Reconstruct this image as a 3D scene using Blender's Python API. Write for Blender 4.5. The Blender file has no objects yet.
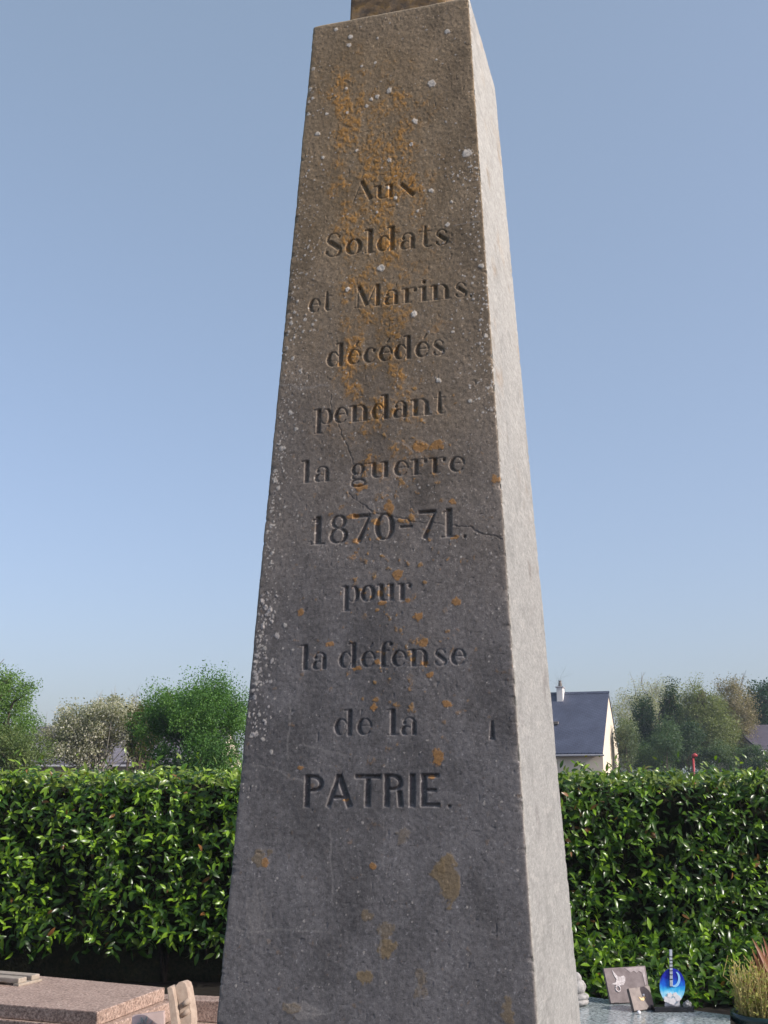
import bpy, bmesh, math, random
import numpy as np
from mathutils import Vector, Matrix

# ------------------------------------------------------------------ camera, light
SC = bpy.context.scene
COL = SC.collection
EYE = 1.6
F = 1099.4
PITCH = math.atan(273.0 / F)
cam_d = bpy.data.cameras.new("camera")
cam = bpy.data.objects.new("camera", cam_d)
COL.objects.link(cam)
cam.location = (0, 0, EYE)
cam.rotation_euler = (math.pi / 2 + PITCH, 0, 0)
cam_d.sensor_fit = 'VERTICAL'
cam_d.sensor_height = 36.0
cam_d.lens = F / 1024 * 36.0
cam_d.clip_start = 0.05
cam_d.clip_end = 3000
SC.camera = cam

SUN_EL = math.radians(33)
SUN_AZ = math.radians(90 + 23)            # clockwise from +Y (straight ahead)
world = bpy.data.worlds.new("World")
SC.world = world
world.use_nodes = True
wn = world.node_tree
for n in list(wn.nodes):
    wn.nodes.remove(n)
sky = wn.nodes.new('ShaderNodeTexSky')
sky.sky_type = 'NISHITA'
sky.sun_disc = False
sky.sun_elevation = SUN_EL
sky.sun_rotation = SUN_AZ
sky.air_density = 1.0
sky.dust_density = 3.0
sky.ozone_density = 5.0
bg = wn.nodes.new('ShaderNodeBackground')
bg.inputs['Strength'].default_value = 0.15
wo = wn.nodes.new('ShaderNodeOutputWorld')
# thin milky spring air: the clear sky scaled down plus an even pale veil over the whole dome
veil = wn.nodes.new('ShaderNodeVectorMath')
veil.operation = 'MULTIPLY_ADD'
veil.inputs[1].default_value = (0.80, 0.64, 0.67)
veil.inputs[2].default_value = (0.72, 0.94, 0.87)
wn.links.new(sky.outputs[0], veil.inputs[0])
wn.links.new(veil.outputs[0], bg.inputs[0])
wn.links.new(bg.outputs[0], wo.inputs[0])

sun_d = bpy.data.lights.new("sun", 'SUN')
sun_d.energy = 3.4
sun_d.angle = math.radians(0.53)
sun_d.color = (1.0, 0.95, 0.87)
sun = bpy.data.objects.new("sun", sun_d)
COL.objects.link(sun)
to_sun = Vector((math.cos(SUN_EL) * math.sin(SUN_AZ), math.cos(SUN_EL) * math.cos(SUN_AZ), math.sin(SUN_EL)))
sun.rotation_euler = to_sun.to_track_quat('Z', 'Y').to_euler()
sun.location = (20, -8, 20)

SC.view_settings.view_transform = 'Standard'
SC.view_settings.look = 'None'
SC.view_settings.exposure = 0.55
SC.view_settings.gamma = 1.0
SC.view_settings.use_curve_mapping = False

HAZE = 0.0006
# ------------------------------------------------------------------ helpers
rng = np.random.default_rng(7)
random.seed(7)
CP, SP = math.cos(PITCH), math.sin(PITCH)


def ray(px, py):
    a = (px - 384) / F
    b = (512 - py) / F
    return np.array([a, CP - b * SP, SP + b * CP])


def at(px, py, Y):
    d = ray(px, py)
    return Vector(d * (Y / d[1])) + Vector((0, 0, EYE))


def onz(px, py, z):
    d = ray(px, py)
    return Vector(d * ((z - EYE) / d[2])) + Vector((0, 0, EYE))


def tag(o, label=None, cat=None, group=None, kind=None):
    if label: o['label'] = label
    if cat: o['category'] = cat
    if group: o['group'] = group
    if kind: o['kind'] = kind
    return o


def empty(name, loc, label, cat, group=None, rz=0.0):
    o = bpy.data.objects.new(name, None)
    o.empty_display_size = 0.1
    COL.objects.link(o)
    o.location = loc
    o.rotation_euler = (0, 0, rz)
    return tag(o, label, cat, group)


def link(name, me, mat, parent=None):
    """link a mesh given in world coordinates; under a parent it keeps its place"""
    o = bpy.data.objects.new(name, me)
    COL.objects.link(o)
    if mat is not None:
        me.materials.append(mat)
    if parent is not None:
        o.parent = parent
        root_inv = world_matrix(parent).inverted()
        o.matrix_parent_inverse = root_inv
    return o


def world_matrix(o):
    m = Matrix.LocRotScale(o.location, o.rotation_euler, o.scale)
    if o.parent is not None:
        return world_matrix(o.parent) @ o.matrix_parent_inverse @ m
    return m


def np_mesh(name, V, Fq, smooth=False, col=None):
    """V (n,3), Fq (m,k) all faces the same size"""
    V = np.ascontiguousarray(V, dtype=np.float32)
    Fq = np.ascontiguousarray(Fq, dtype=np.int32)
    me = bpy.data.meshes.new(name)
    k = Fq.shape[1]
    me.vertices.add(len(V))
    me.vertices.foreach_set('co', V.ravel())
    me.loops.add(Fq.size)
    me.loops.foreach_set('vertex_index', Fq.ravel())
    me.polygons.add(len(Fq))
    me.polygons.foreach_set('loop_start', np.arange(0, Fq.size, k, dtype=np.int32))
    me.polygons.foreach_set('loop_total', np.full(len(Fq), k, dtype=np.int32))
    if smooth:
        me.polygons.foreach_set('use_smooth', np.ones(len(Fq), dtype=bool))
    if col is not None:
        c4 = np.ones((len(V), 4), np.float32)
        c4[:, :3] = col
        a = me.color_attributes.new('col', 'FLOAT_COLOR', 'POINT')
        a.data.foreach_set('color', c4.ravel())
    me.update()
    me.validate()
    return me


class MB:
    """collects boxes, tubes, prisms into one bmesh"""
    def __init__(self):
        self.bm = bmesh.new()

    def box(self, c, s, rz=0.0, bev=0.0, rx=0.0, ry=0.0):
        m = Matrix.Translation(Vector(c)) @ Matrix.Rotation(rz, 4, 'Z') @ Matrix.Rotation(rx, 4, 'X') @ Matrix.Rotation(ry, 4, 'Y') @ Matrix.Diagonal((s[0], s[1], s[2], 1))
        r = bmesh.ops.create_cube(self.bm, size=1.0, matrix=m)
        if bev > 0:
            es = list({e for v in r['verts'] for e in v.link_edges})
            bmesh.ops.bevel(self.bm, geom=es, offset=bev, segments=2, affect='EDGES', profile=0.6)
        return self

    def prism(self, pts, vec, bev=0.0):
        """closed polygon pts extruded by vec"""
        vec = Vector(vec)
        a = [self.bm.verts.new(Vector(p)) for p in pts]
        b = [self.bm.verts.new(Vector(p) + vec) for p in pts]
        n = len(a)
        fs = [self.bm.faces.new(a), self.bm.faces.new(b[::-1])]
        for i in range(n):
            fs.append(self.bm.faces.new((a[i], b[i], b[(i + 1) % n], a[(i + 1) % n])))
        if bev > 0:
            es = list({e for f in fs for e in f.edges})
            bmesh.ops.bevel(self.bm, geom=es, offset=bev, segments=2, affect='EDGES', profile=0.6)
        return self

    def tube(self, pts, rad, sides=8, cap=True):
        pts = [Vector(p) for p in pts]
        rings = []
        up = Vector((0.13, 0.27, 0.95))
        for i, p in enumerate(pts):
            t = (pts[min(i + 1, len(pts) - 1)] - pts[max(i - 1, 0)]).normalized()
            x = t.cross(up)
            if x.length < 1e-3: x = t.cross(Vector((1, 0, 0)))
            x.normalize()
            y = t.cross(x)
            r = rad[i] if hasattr(rad, '__len__') else rad
            rings.append([self.bm.verts.new(p + (x * math.cos(a) + y * math.sin(a)) * r) for a in [2 * math.pi * k / sides for k in range(sides)]])
        for A, B in zip(rings, rings[1:]):
            for k in range(sides):
                self.bm.faces.new((A[k], A[(k + 1) % sides], B[(k + 1) % sides], B[k]))
        if cap:
            self.bm.faces.new(rings[0][::-1])
            self.bm.faces.new(rings[-1])
        return self

    def lathe(self, c, prof, sides=32):
        rings = []
        for r, z in prof:
            rings.append([self.bm.verts.new((c[0] + r * math.cos(2 * math.pi * k / sides), c[1] + r * math.sin(2 * math.pi * k / sides), c[2] + z)) for k in range(sides)])
        for A, B in zip(rings, rings[1:]):
            for k in range(sides):
                self.bm.faces.new((A[k], A[(k + 1) % sides], B[(k + 1) % sides], B[k]))
        self.bm.faces.new(rings[0][::-1])
        self.bm.faces.new(rings[-1])
        return self

    def blob(self, c, r, seed=0, amp=0.15, sub=2, sc=(1, 1, 1)):
        rr = random.Random(seed)
        q = bmesh.ops.create_icosphere(self.bm, subdivisions=sub, radius=1.0)
        ph = [rr.uniform(0, 6) for _ in range(6)]
        for v in q['verts']:
            p = v.co.copy()
            k = 1 + amp * (math.sin(3 * p.x + ph[0]) * math.sin(4 * p.y + ph[1]) + 0.6 * math.sin(7 * p.z + ph[2]) * math.sin(6 * p.x + ph[3]))
            v.co = Vector(c) + Vector((p.x * sc[0], p.y * sc[1], p.z * sc[2])) * (r * k)
        return self

    def build(self, name, mat, parent=None, smooth=False):
        bmesh.ops.recalc_face_normals(self.bm, faces=self.bm.faces)
        me = bpy.data.meshes.new(name)
        self.bm.to_mesh(me)
        self.bm.free()
        if smooth:
            for p in me.polygons: p.use_smooth = True
        return link(name, me, mat, parent)


# ---- materials
def mat_base(name, rough=0.7, color=(0.5, 0.5, 0.5), spec=0.5):
    m = bpy.data.materials.new(name)
    m.use_nodes = True
    nt = m.node_tree
    b = nt.nodes['Principled BSDF']
    b.inputs['Roughness'].default_value = rough
    b.inputs['Base Color'].default_value = (*color, 1)
    b.inputs['Specular IOR Level'].default_value = spec
    return m, nt, b


def N(nt, t, **kw):
    n = nt.nodes.new(t)
    for k, v in kw.items():
        if k in n.inputs: n.inputs[k].default_value = v
        else: setattr(n, k, v)
    return n


def ramp(nt, stops, fac=None):
    r = nt.nodes.new('ShaderNodeValToRGB')
    el = r.color_ramp.elements
    el[0].position, el[0].color = stops[0][0], (*stops[0][1], 1)
    el[1].position, el[1].color = stops[1][0], (*stops[1][1], 1)
    for p, c in stops[2:]:
        e = el.new(p); e.color = (*c, 1)
    if fac is not None: nt.links.new(fac, r.inputs[0])
    return r


def mix(nt, a, b, fac, mode='MIX'):
    m = nt.nodes.new('ShaderNodeMix')
    m.data_type = 'RGBA'
    m.blend_type = mode
    for k, v in ((0, fac), (6, a), (7, b)):
        if hasattr(v, 'links'): nt.links.new(v, m.inputs[k])
        elif isinstance(v, tuple): m.inputs[k].default_value = (*v, 1)
        else: m.inputs[k].default_value = v
    return m.outputs[2]


def bump(nt, b, h, dist, strength=1.0):
    n = nt.nodes.new('ShaderNodeBump')
    n.inputs['Distance'].default_value = dist
    n.inputs['Strength'].default_value = strength
    nt.links.new(h, n.inputs['Height'])
    nt.links.new(n.outputs[0], b.inputs['Normal'])


def speckle_mat(name, c1, c2, c3, scale=160, rough=0.5, bmp=0.0006, stain=(0.8, 0.8, 0.78), spec=0.4):
    m, nt, b = mat_base(name, rough, c1, spec)
    tc = N(nt, 'ShaderNodeNewGeometry')
    v = N(nt, 'ShaderNodeTexVoronoi', Scale=scale)
    n1 = N(nt, 'ShaderNodeTexNoise', Scale=scale * 0.55, Detail=3.0, Roughness=0.7)
    n2 = N(nt, 'ShaderNodeTexNoise', Scale=5.0, Detail=6.0, Roughness=0.65)
    for q in (v, n1, n2): nt.links.new(tc.outputs['Position'], q.inputs['Vector'])
    r1 = ramp(nt, [(0.36, c2), (0.5, c1), (0.68, c3)], n1.outputs[0])
    s = N(nt, 'ShaderNodeSeparateColor')
    nt.links.new(v.outputs['Color'], s.inputs[0])
    r2 = ramp(nt, [(0.2, (0.62, 0.62, 0.62)), (0.75, (1.15, 1.15, 1.15))], s.outputs[0])
    c = mix(nt, r1.outputs[0], r2.outputs[0], 0.8, 'MULTIPLY')
    r3 = ramp(nt, [(0.35, stain), (0.6, (1, 1, 1))], n2.outputs[0])
    c = mix(nt, c, r3.outputs[0], 1.0, 'MULTIPLY')
    nt.links.new(c, b.inputs['Base Color'])
    if bmp: bump(nt, b, n1.outputs[0], bmp)
    return m


def plain_noise_mat(name, c1, c2, scale=20, rough=0.7, spec=0.4, bmp=0.0, detail=5.0):
    m, nt, b = mat_base(name, rough, c1, spec)
    tc = N(nt, 'ShaderNodeNewGeometry')
    n1 = N(nt, 'ShaderNodeTexNoise', Scale=scale, Detail=detail, Roughness=0.65)
    nt.links.new(tc.outputs['Position'], n1.inputs['Vector'])
    r1 = ramp(nt, [(0.35, c1), (0.65, c2)], n1.outputs[0])
    nt.links.new(r1.outputs[0], b.inputs['Base Color'])
    if bmp: bump(nt, b, n1.outputs[0], bmp)
    return m


def leaf_mat(name, rough=0.4, trans=0.25, spec=0.5):
    m, nt, b = mat_base(name, rough, (0.05, 0.1, 0.02), spec)
    a = N(nt, 'ShaderNodeAttribute', attribute_name='col')
    nt.links.new(a.outputs[0], b.inputs['Base Color'])
    tr = N(nt, 'ShaderNodeBsdfTranslucent')
    tc = mix(nt, a.outputs[0], (1.6, 1.7, 0.6), 1.0, 'MULTIPLY')
    nt.links.new(tc, tr.inputs[0])
    ms = N(nt, 'ShaderNodeMixShader')
    ms.inputs[0].default_value = trans
    nt.links.new(b.outputs[0], ms.inputs[1])
    nt.links.new(tr.outputs[0], ms.inputs[2])
    out = [n for n in nt.nodes if n.type == 'OUTPUT_MATERIAL'][0]
    nt.links.new(ms.outputs[0], out.inputs[0])
    return m


# ---- numpy value noise
_T = np.random.default_rng(99).random((256, 256)).astype(np.float32)


def vn(x, y, seed=0):
    x = x + seed * 17.31; y = y + seed * 31.77
    xi = np.floor(x).astype(np.int32); yi = np.floor(y).astype(np.int32)
    fx = x - xi; fy = y - yi
    fx = fx * fx * (3 - 2 * fx); fy = fy * fy * (3 - 2 * fy)
    a = _T[xi & 255, yi & 255]; b = _T[(xi + 1) & 255, yi & 255]
    c = _T[xi & 255, (yi + 1) & 255]; d = _T[(xi + 1) & 255, (yi + 1) & 255]
    return (a * (1 - fx) + b * fx) * (1 - fy) + (c * (1 - fx) + d * fx) * fy


def fbm(x, y, seed=0, octv=4, gain=0.5):
    s = 0; w = 1; t = 0
    for o in range(octv):
        ca, sa = math.cos(0.6 + 1.1 * o), math.sin(0.6 + 1.1 * o)
        s = s + w * vn((x * ca - y * sa) * 2 ** o, (x * sa + y * ca) * 2 ** o, seed + o * 3)
        t += w; w *= gain
    return s / t


def sstep(a, b, x):
    t = np.clip((x - a) / (b - a), 0, 1)
    return t * t * (3 - 2 * t)


# ------------------------------------------------------------------ ground
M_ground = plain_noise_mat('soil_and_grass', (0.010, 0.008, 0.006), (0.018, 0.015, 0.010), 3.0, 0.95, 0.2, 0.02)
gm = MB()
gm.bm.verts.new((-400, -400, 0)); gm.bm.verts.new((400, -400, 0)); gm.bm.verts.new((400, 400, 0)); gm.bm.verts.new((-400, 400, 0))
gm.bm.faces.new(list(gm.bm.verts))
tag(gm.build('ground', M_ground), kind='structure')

# thin spring haze over the fields
hz = MB(); hz.box((0, 0, 9.0), (820, 820, 20.0))
M_haze = bpy.data.materials.new('haze'); M_haze.use_nodes = True
hn = M_haze.node_tree; hn.nodes.clear()
hv = hn.nodes.new('ShaderNodeVolumePrincipled'); ho = hn.nodes.new('ShaderNodeOutputMaterial')
hv.inputs['Color'].default_value = (0.72, 0.84, 1.0, 1); hv.inputs['Density'].default_value = HAZE
hn.links.new(hv.outputs[0], ho.inputs['Volume'])
tag(hz.build('haze', M_haze), kind='stuff')

# ------------------------------------------------------------------ obelisk
OB = dict(cx=0.0646, cy=2.586, at=0.2054, kt=0.0486, zt=1.906, yaw=0.2705, bt=0.1901, kb=0.0608)
UX = np.array([math.cos(OB['yaw']), -math.sin(OB['yaw']), 0.0])
UY = np.array([math.sin(OB['yaw']), math.cos(OB['yaw']), 0.0])
OC = np.array([OB['cx'], OB['cy'], 0.0])


def half_a(z): return OB['at'] + OB['kt'] * (OB['zt'] - z)
def half_b(z): return OB['bt'] + OB['kb'] * (OB['zt'] - z)


# front plane: point and normal (z relative to the eye)
FP = OC - UY * half_b(0.0)
FS = np.array([0, 0, 1.0]) + UY * OB['kb']          # slope direction for one metre of z
FN = np.cross(UX, FS); FN /= np.linalg.norm(FN)
if FN @ UY > 0: FN = -FN


def face_sz(px, py):
    d = ray(px, py)
    P = d * ((FP @ FN) / (d @ FN))
    return (P - OC) @ UX, P[2]


ZB = -0.62
ROWS, CF, CR, CBK, CL = 1620, 450, 150, 14, 70
zrow = np.linspace(ZB, OB['zt'], ROWS)
# perimeter parametrisation: face id, p in [-1,1]
fid = np.concatenate([np.zeros(CF), np.ones(CR), np.full(CBK, 2), np.full(CL, 3)]).astype(int)
par = np.concatenate([np.linspace(-1, 1, CF, endpoint=False), np.linspace(-1, 1, CR, endpoint=False),
                      np.linspace(-1, 1, CBK, endpoint=False), np.linspace(-1, 1, CL, endpoint=False)])
NC = len(fid)
Zg = np.repeat(zrow[:, None], NC, 1)
A = half_a(Zg); B = half_b(Zg)
p = par[None, :]
X = np.where(fid == 0, p * A, np.where(fid == 1, A, np.where(fid == 2, -p * A, -A)))
Y = np.where(fid == 0, -B, np.where(fid == 1, p * B, np.where(fid == 2, B, -p * B)))
# rounded arrises, the top rounded over as well
R = 0.005
cxr = np.clip(X, -(A - R), A - R); cyr = np.clip(Y, -(B - R), B - R)
dx, dy = X - cxr, Y - cyr
dl = np.sqrt(dx * dx + dy * dy) + 1e-9
nx, ny = dx / dl, dy / dl
X = cxr + nx * R; Y = cyr + ny * R
# surface coordinates used for patterns (metres along the wall, height)
S = np.where(fid == 0, X, np.where(fid == 1, Y + 3.0, np.where(fid == 2, X + 7.0, Y + 11.0)))
edge = np.where((fid == 0) | (fid == 2), A - np.abs(X), B - np.abs(Y))      # metres to the nearest arris

Sn = np.where(fid[None, :] == 1, S * 0.33, S)     # the sunny side is dressed with level tool marks
H = np.zeros_like(S)                       # depth cut INTO the stone
front = (fid == 0)
side = (fid == 1)
# general weathered surface
H += 0.0022 * (fbm(S * 6, Zg * 6, 1, 3) - 0.5)
sidef = np.where(side, 0.55, 1.0)
H += 0.0006 * sidef * (fbm(Sn * 45, Zg * 45, 2, 3) - 0.5)
H += 0.00045 * sidef * (fbm(Sn * 210, Zg * 210, 3, 2) - 0.5)
pit = vn(Sn * 130, Zg * 130, 11)
H += 0.0007 * sstep(0.90, 0.99, pit)
rough_up = sstep(0.2, 1.6, Zg) * 0.7 + 0.3
H += 0.0009 * sidef * rough_up * (fbm(Sn * 150, Zg * 150, 21, 2) - 0.5)
# tooling on the sunny side: fine, slightly upright chisel marks
H += np.where(side, 0.0006 * (fbm(Sn * 240, Zg * 200, 5, 2) - 0.5), 0)
# chipped arrises
chipn = fbm(S * 3 + Zg * 38, Zg * 38, 31, 3)
H += 0.006 * sstep(0.58, 0.8, chipn) * np.exp(-edge / 0.006)
H += 0.003 * (fbm(Zg * 60, S * 20, 33, 2)) * np.exp(-edge / 0.004)

# --- lettering: V-cut strokes
GW = 0.2


def glyph(ch):
    b = lambda x0, y0, x1, y1, w, w1=None: ('b', x0, y0, x1, y1, w, w if w1 is None else w1)
    a = lambda cx, cy, rx, ry, a0, a1, tl, tr, th=0.05: ('a', cx, cy, rx, ry, a0, a1, tl, tr, th)
    d = lambda x, y, r: ('d', x, y, r)
    flag = lambda x, y: b(x - .19, y - .05, x, y - .01, .07)
    foot = lambda x: b(x - .17, .02, x + .17, .02, .05)
    G = {
        'o': ([a(.3, .33, .2, .3, 0, 360, .2, .2)], .62),
        'e': ([a(.29, .33, .19, .3, 5, 318, .2, .10), b(.12, .37, .47, .37, .05)], .55),
        'c': ([a(.29, .33, .19, .3, 40, 318, .2, .06), d(.41, .52, .075)], .53),
        'a': ([b(.44, 0, .44, .5, .19), a(.29, .48, .16, .17, 0, 160, .08, .12), d(.15, .47, .075), a(.24, .17, .14, .155, 50, 320, .17, .06)], .62),
        'l': ([b(.2, 0, .2, 1, .21), flag(.2, 1), foot(.2)], .4),
        'd': ([a(.25, .33, .17, .3, 25, 335, .2, .08), b(.5, 0, .5, 1, .2), flag(.5, 1)], .70),
        'p': ([b(.18, -.34, .18, .67, .2), a(.42, .33, .17, .3, -150, 150, .06, .2), flag(.18, .68), b(.02, -.33, .34, -.33, .05)], .68),
        'n': ([b(.18, 0, .18, .67, .2), a(.36, .4, .2, .26, 0, 165, .06, .16), b(.55, 0, .55, .44, .2), flag(.18, .68), foot(.18), foot(.55)], .76),
        'u': ([b(.18, .12, .18, .67, .2), a(.34, .2, .18, .18, 180, 330, .16, .06), b(.55, 0, .55, .67, .2), flag(.18, .68), flag(.55, .68)], .76),
        'r': ([b(.18, 0, .18, .67, .2), a(.38, .44, .2, .22, 50, 165, .06, .06), d(.46, .56, .085), flag(.18, .68), foot(.18)], .58),
        't': ([b(.22, .1, .22, .88, .19, .1), b(.03, .65, .42, .65, .05), a(.33, .15, .12, .14, 180, 310, .14, .05)], .46),
        's': ([a(.26, .5, .14, .15, 20, 200, .1, .06), b(.15, .47, .40, .21, .17), a(.27, .17, .16, .16, -170, 20, .07, .12), d(.12, .14, .06), d(.4, .53, .05)], .54),
        'S': ([a(.32, .75, .19, .22, 20, 205, .13, .06), b(.17, .66, .50, .33, .2), a(.32, .25, .22, .24, -170, 25, .08, .16), d(.1, .2, .075), d(.5, .82, .06)], .68),
        'f': ([b(.2, 0, .2, .82, .2), a(.35, .8, .15, .19, 50, 180, .16, .06), d(.44, .9, .08), b(.03, .65, .42, .65, .05), foot(.2)], .44),
        'g': ([a(.27, .43, .16, .22, 0, 360, .17, .17), b(.4, .6, .54, .66, .07), a(.22, .12, .12, .1, 90, 260, .1, .05), a(.29, -.16, .22, .15, 0, 360, .1, .1, .09)], .6),
        'i': ([b(.18, 0, .18, .67, .2), d(.18, .88, .09), flag(.18, .68), foot(.18)], .38),
        'M': ([b(.12, 0, .12, 1, .06), b(.14, 1, .44, .08, .2), b(.44, .08, .74, 1, .06), b(.8, 0, .8, 1, .2), b(0, .02, .24, .02, .05), b(.66, .02, .94, .02, .05)], .98),
        'A': ([b(.08, 0, .34, 1, .055), b(.34, 1, .66, 0, .22), b(.2, .33, .5, .33, .045)], .74),
        'x': ([b(.1, .67, .52, 0, .2), b(.5, .67, .1, 0, .055)], .62),
        '1': ([b(.26, 0, .26, 1, .22), b(.1, .86, .26, .95, .08), b(.06, .02, .46, .02, .06)], .52),
        '8': ([a(.3, .76, .16, .21, 0, 360, .15, .15, .06), a(.3, .27, .2, .25, 0, 360, .17, .17, .06)], .62),
        '7': ([b(.06, .92, .54, .92, .14), b(.5, .88, .22, 0, .09, .2)], .6),
        '0': ([a(.32, .5, .2, .45, 0, 360, .2, .2, .07)], .66),
        '-': ([b(.06, .45, .4, .45, .1)], .48),
        'P': ([b(.12, 0, .12, 1, .2), a(.26, .73, .27, .215, -90, 90, .1, .17, .12), b(.12, .945, .28, .945, .12), b(.12, .515, .28, .515, .12)], .70),
        'T': ([b(.02, .93, .78, .93, .15), b(.4, 0, .4, .9, .2)], .82),
        'R': ([b(.12, 0, .12, 1, .2), a(.26, .74, .25, .205, -90, 90, .1, .17, .12), b(.12, .945, .28, .945, .12), b(.12, .535, .28, .535, .12), b(.48, .5, .52, 0, .19)], .70),
        'I': ([b(.14, 0, .14, 1, .21)], .34),
        'E': ([b(.12, 0, .12, 1, .2), b(.12, .94, .56, .94, .13), b(.12, .5, .48, .5, .11), b(.12, .06, .58, .06, .13)], .62),
        'K': ([b(.04, 0, .34, 1, .17), b(.34, 1, .68, 0, .21), b(.18, .3, .54, .3, .12)], .78),   # upright block A of the last line
        ',': ([b(.30, .80, .42, .97, .08)], 0.0),
    }
    return G[ch]


def ink(ch):
    lo, hi = 9.0, -9.0
    for q in glyph(ch)[0]:
        if q[0] == 'b': a_, b_, h_ = min(q[1], q[3]), max(q[1], q[3]), (q[5] if abs(q[1] - q[3]) < .2 else 0) / 2
        elif q[0] == 'd': a_, b_, h_ = q[1], q[1], q[3]
        else: a_, b_, h_ = q[1] - q[3], q[1] + q[3], 0.04
        lo, hi = min(lo, a_ - h_), max(hi, b_ + h_)
    return lo, hi


fc = np.arange(CF)
s_front = None
groove = np.zeros((ROWS, CF), np.float32)
Sf = S[:, :CF]; Zf = Zg[:, :CF]


def carve(prims, origin, ex, ey):
    """prims in glyph units -> depth in metres; origin (s,z), ex/ey = metres per unit"""
    hgt = ey
    for q in prims:
        segs = []
        if q[0] == 'b':
            _, x0, y0, x1, y1, w0, w1 = q
            segs.append((x0, y0, x1, y1, w0, w1, True))
        elif q[0] == 'd':
            segs.append((q[1], q[2], q[1] + 1e-4, q[2], 2 * q[3], 2 * q[3], False))
        else:
            _, cx, cy, rx, ry, a0, a1, tl, tr, th = q
            K = 18
            an = np.radians(np.linspace(a0, a1, K + 1))
            c = np.cos(an)
            w = th + (tl - th) * np.maximum(0, -c) ** 1.3 + (tr - th) * np.maximum(0, c) ** 1.3
            xs, ys = cx + rx * c, cy + ry * np.sin(an)
            for i in range(K):
                segs.append((xs[i], ys[i], xs[i + 1], ys[i + 1], w[i], w[i + 1], False))
        for (x0, y0, x1, y1, w0, w1, flat) in segs:
            P0 = np.array([origin[0] + x0 * ex, origin[1] + y0 * ey]); P1 = np.array([origin[0] + x1 * ex, origin[1] + y1 * ey])
            k = hgt * 0.52
            r0, r1 = w0 * k, w1 * k
            pad = max(r0, r1) + 0.004
            zlo, zhi = min(P0[1], P1[1]) - pad, max(P0[1], P1[1]) + pad
            i0, i1 = np.searchsorted(zrow, [zlo, zhi])
            a0 = half_a(0.5 * (zlo + zhi))
            j0 = int((min(P0[0], P1[0]) - pad + a0) / (2 * a0) * CF) - 4
            j1 = int((max(P0[0], P1[0]) + pad + a0) / (2 * a0) * CF) + 4
            j0, j1 = max(j0, 0), min(j1, CF)
            if i1 <= i0 or j1 <= j0: continue
            xs_ = Sf[i0:i1, j0:j1] - P0[0]; zs_ = Zf[i0:i1, j0:j1] - P0[1]
            D = P1 - P0; L = np.hypot(*D); D = D / L
            u = xs_ * D[0] + zs_ * D[1]; v = np.abs(xs_ * D[1] - zs_ * D[0])
            t = np.clip(u / L, 0, 1)
            r = r0 + (r1 - r0) * t
            if flat:
                dd = np.minimum(r - v, np.minimum(u, L - u) + 0.0005)
            else:
                over = np.maximum(np.maximum(-u, u - L), 0)
                dd = r - np.sqrt(v * v + over * over)
            g = groove[i0:i1, j0:j1]
            np.maximum(g, np.clip(dd, 0, None), out=g)


LINES = [  # text, left px x,y, right px x,y, cap height in px of the photograph (used to place the carving on the stone)
    ("Aux", 353, 202, 413.5, 196, 20), ("Soldats", 324, 258, 448, 245, 24), ("et", 309, 313.5, 333, 309.5, 22), ("Marins", 354, 308.5, 467, 297, 22),
    ("d,ec,ed,es", 327, 367.5, 444.5, 355, 23.5), ("pendant", 312, 426, 447.5, 413, 24.5), ("la", 299, 483.5, 329.5, 481, 22.5),
    ("guerre", 350, 480, 465, 471.5, 23.5), ("1870-71", 310, 545, 456.5, 537, 28.5), ("pour", 340, 603, 414, 600, 25),
    ("la", 298, 670.5, 326.5, 669, 25.5), ("d,efense", 339, 668.5, 466, 665.5, 25.5), ("de", 334.5, 736, 372, 735.5, 26.5), ("la", 385, 735.5, 417, 735, 26.5),
    ("PKTRIE", 300.5, 807.5, 440, 807, 33)]
for txt, xl, yl, xr, yr, cap in LINES:
    s0, z0 = face_sz(xl, yl); s1, z1 = face_sz(xr, yr)
    _, ztop = face_sz(0.5 * (xl + xr), 0.5 * (yl + yr) - cap)
    ey = ztop - 0.5 * (z0 + z1)
    total = sum(glyph(c)[1] for c in txt)
    lb, rb = ink(txt[0])[0], glyph(txt[-1])[1] - ink(txt[-1])[1]
    ex = (s1 - s0) / (total - lb - rb)
    s0 = s0 - lb * ex
    x = 0.0
    for c in txt:
        pr, adv = glyph(c)
        zz = z0 + (z1 - z0) * (x / total)
        carve(pr, (s0 + x * ex, zz), ex, ey)
        x += adv
for (px, py, r) in ((470.5, 296, .0032), (464.5, 536.5, .0040), (449, 806.5, .0038)):
    s, z = face_sz(px, py)
    carve([('d', 0, 0, 1.0)], (s, z), r, r)
s, z = face_sz(492, 740); s1, z1 = face_sz(492.5, 721)
carve([('b', 0, 0, 0, 1, .34, .14)], (s, z), z1 - z, z1 - z)
# soften the cut and let it wear unevenly
wear = 0.75 + 0.5 * fbm(Sf * 30, Zf * 30, 41, 2)
dep = np.minimum(np.maximum(groove - 0.0002, 0) * 1.75, 0.0090) * wear
k = dep.copy()
k[1:-1] = (dep[:-2] + 4 * dep[1:-1] + dep[2:]) / 6
k[:, 1:-1] = (k[:, :-2] + 4 * k[:, 1:-1] + k[:, 2:]) / 6
H[:, :CF] += k


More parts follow.
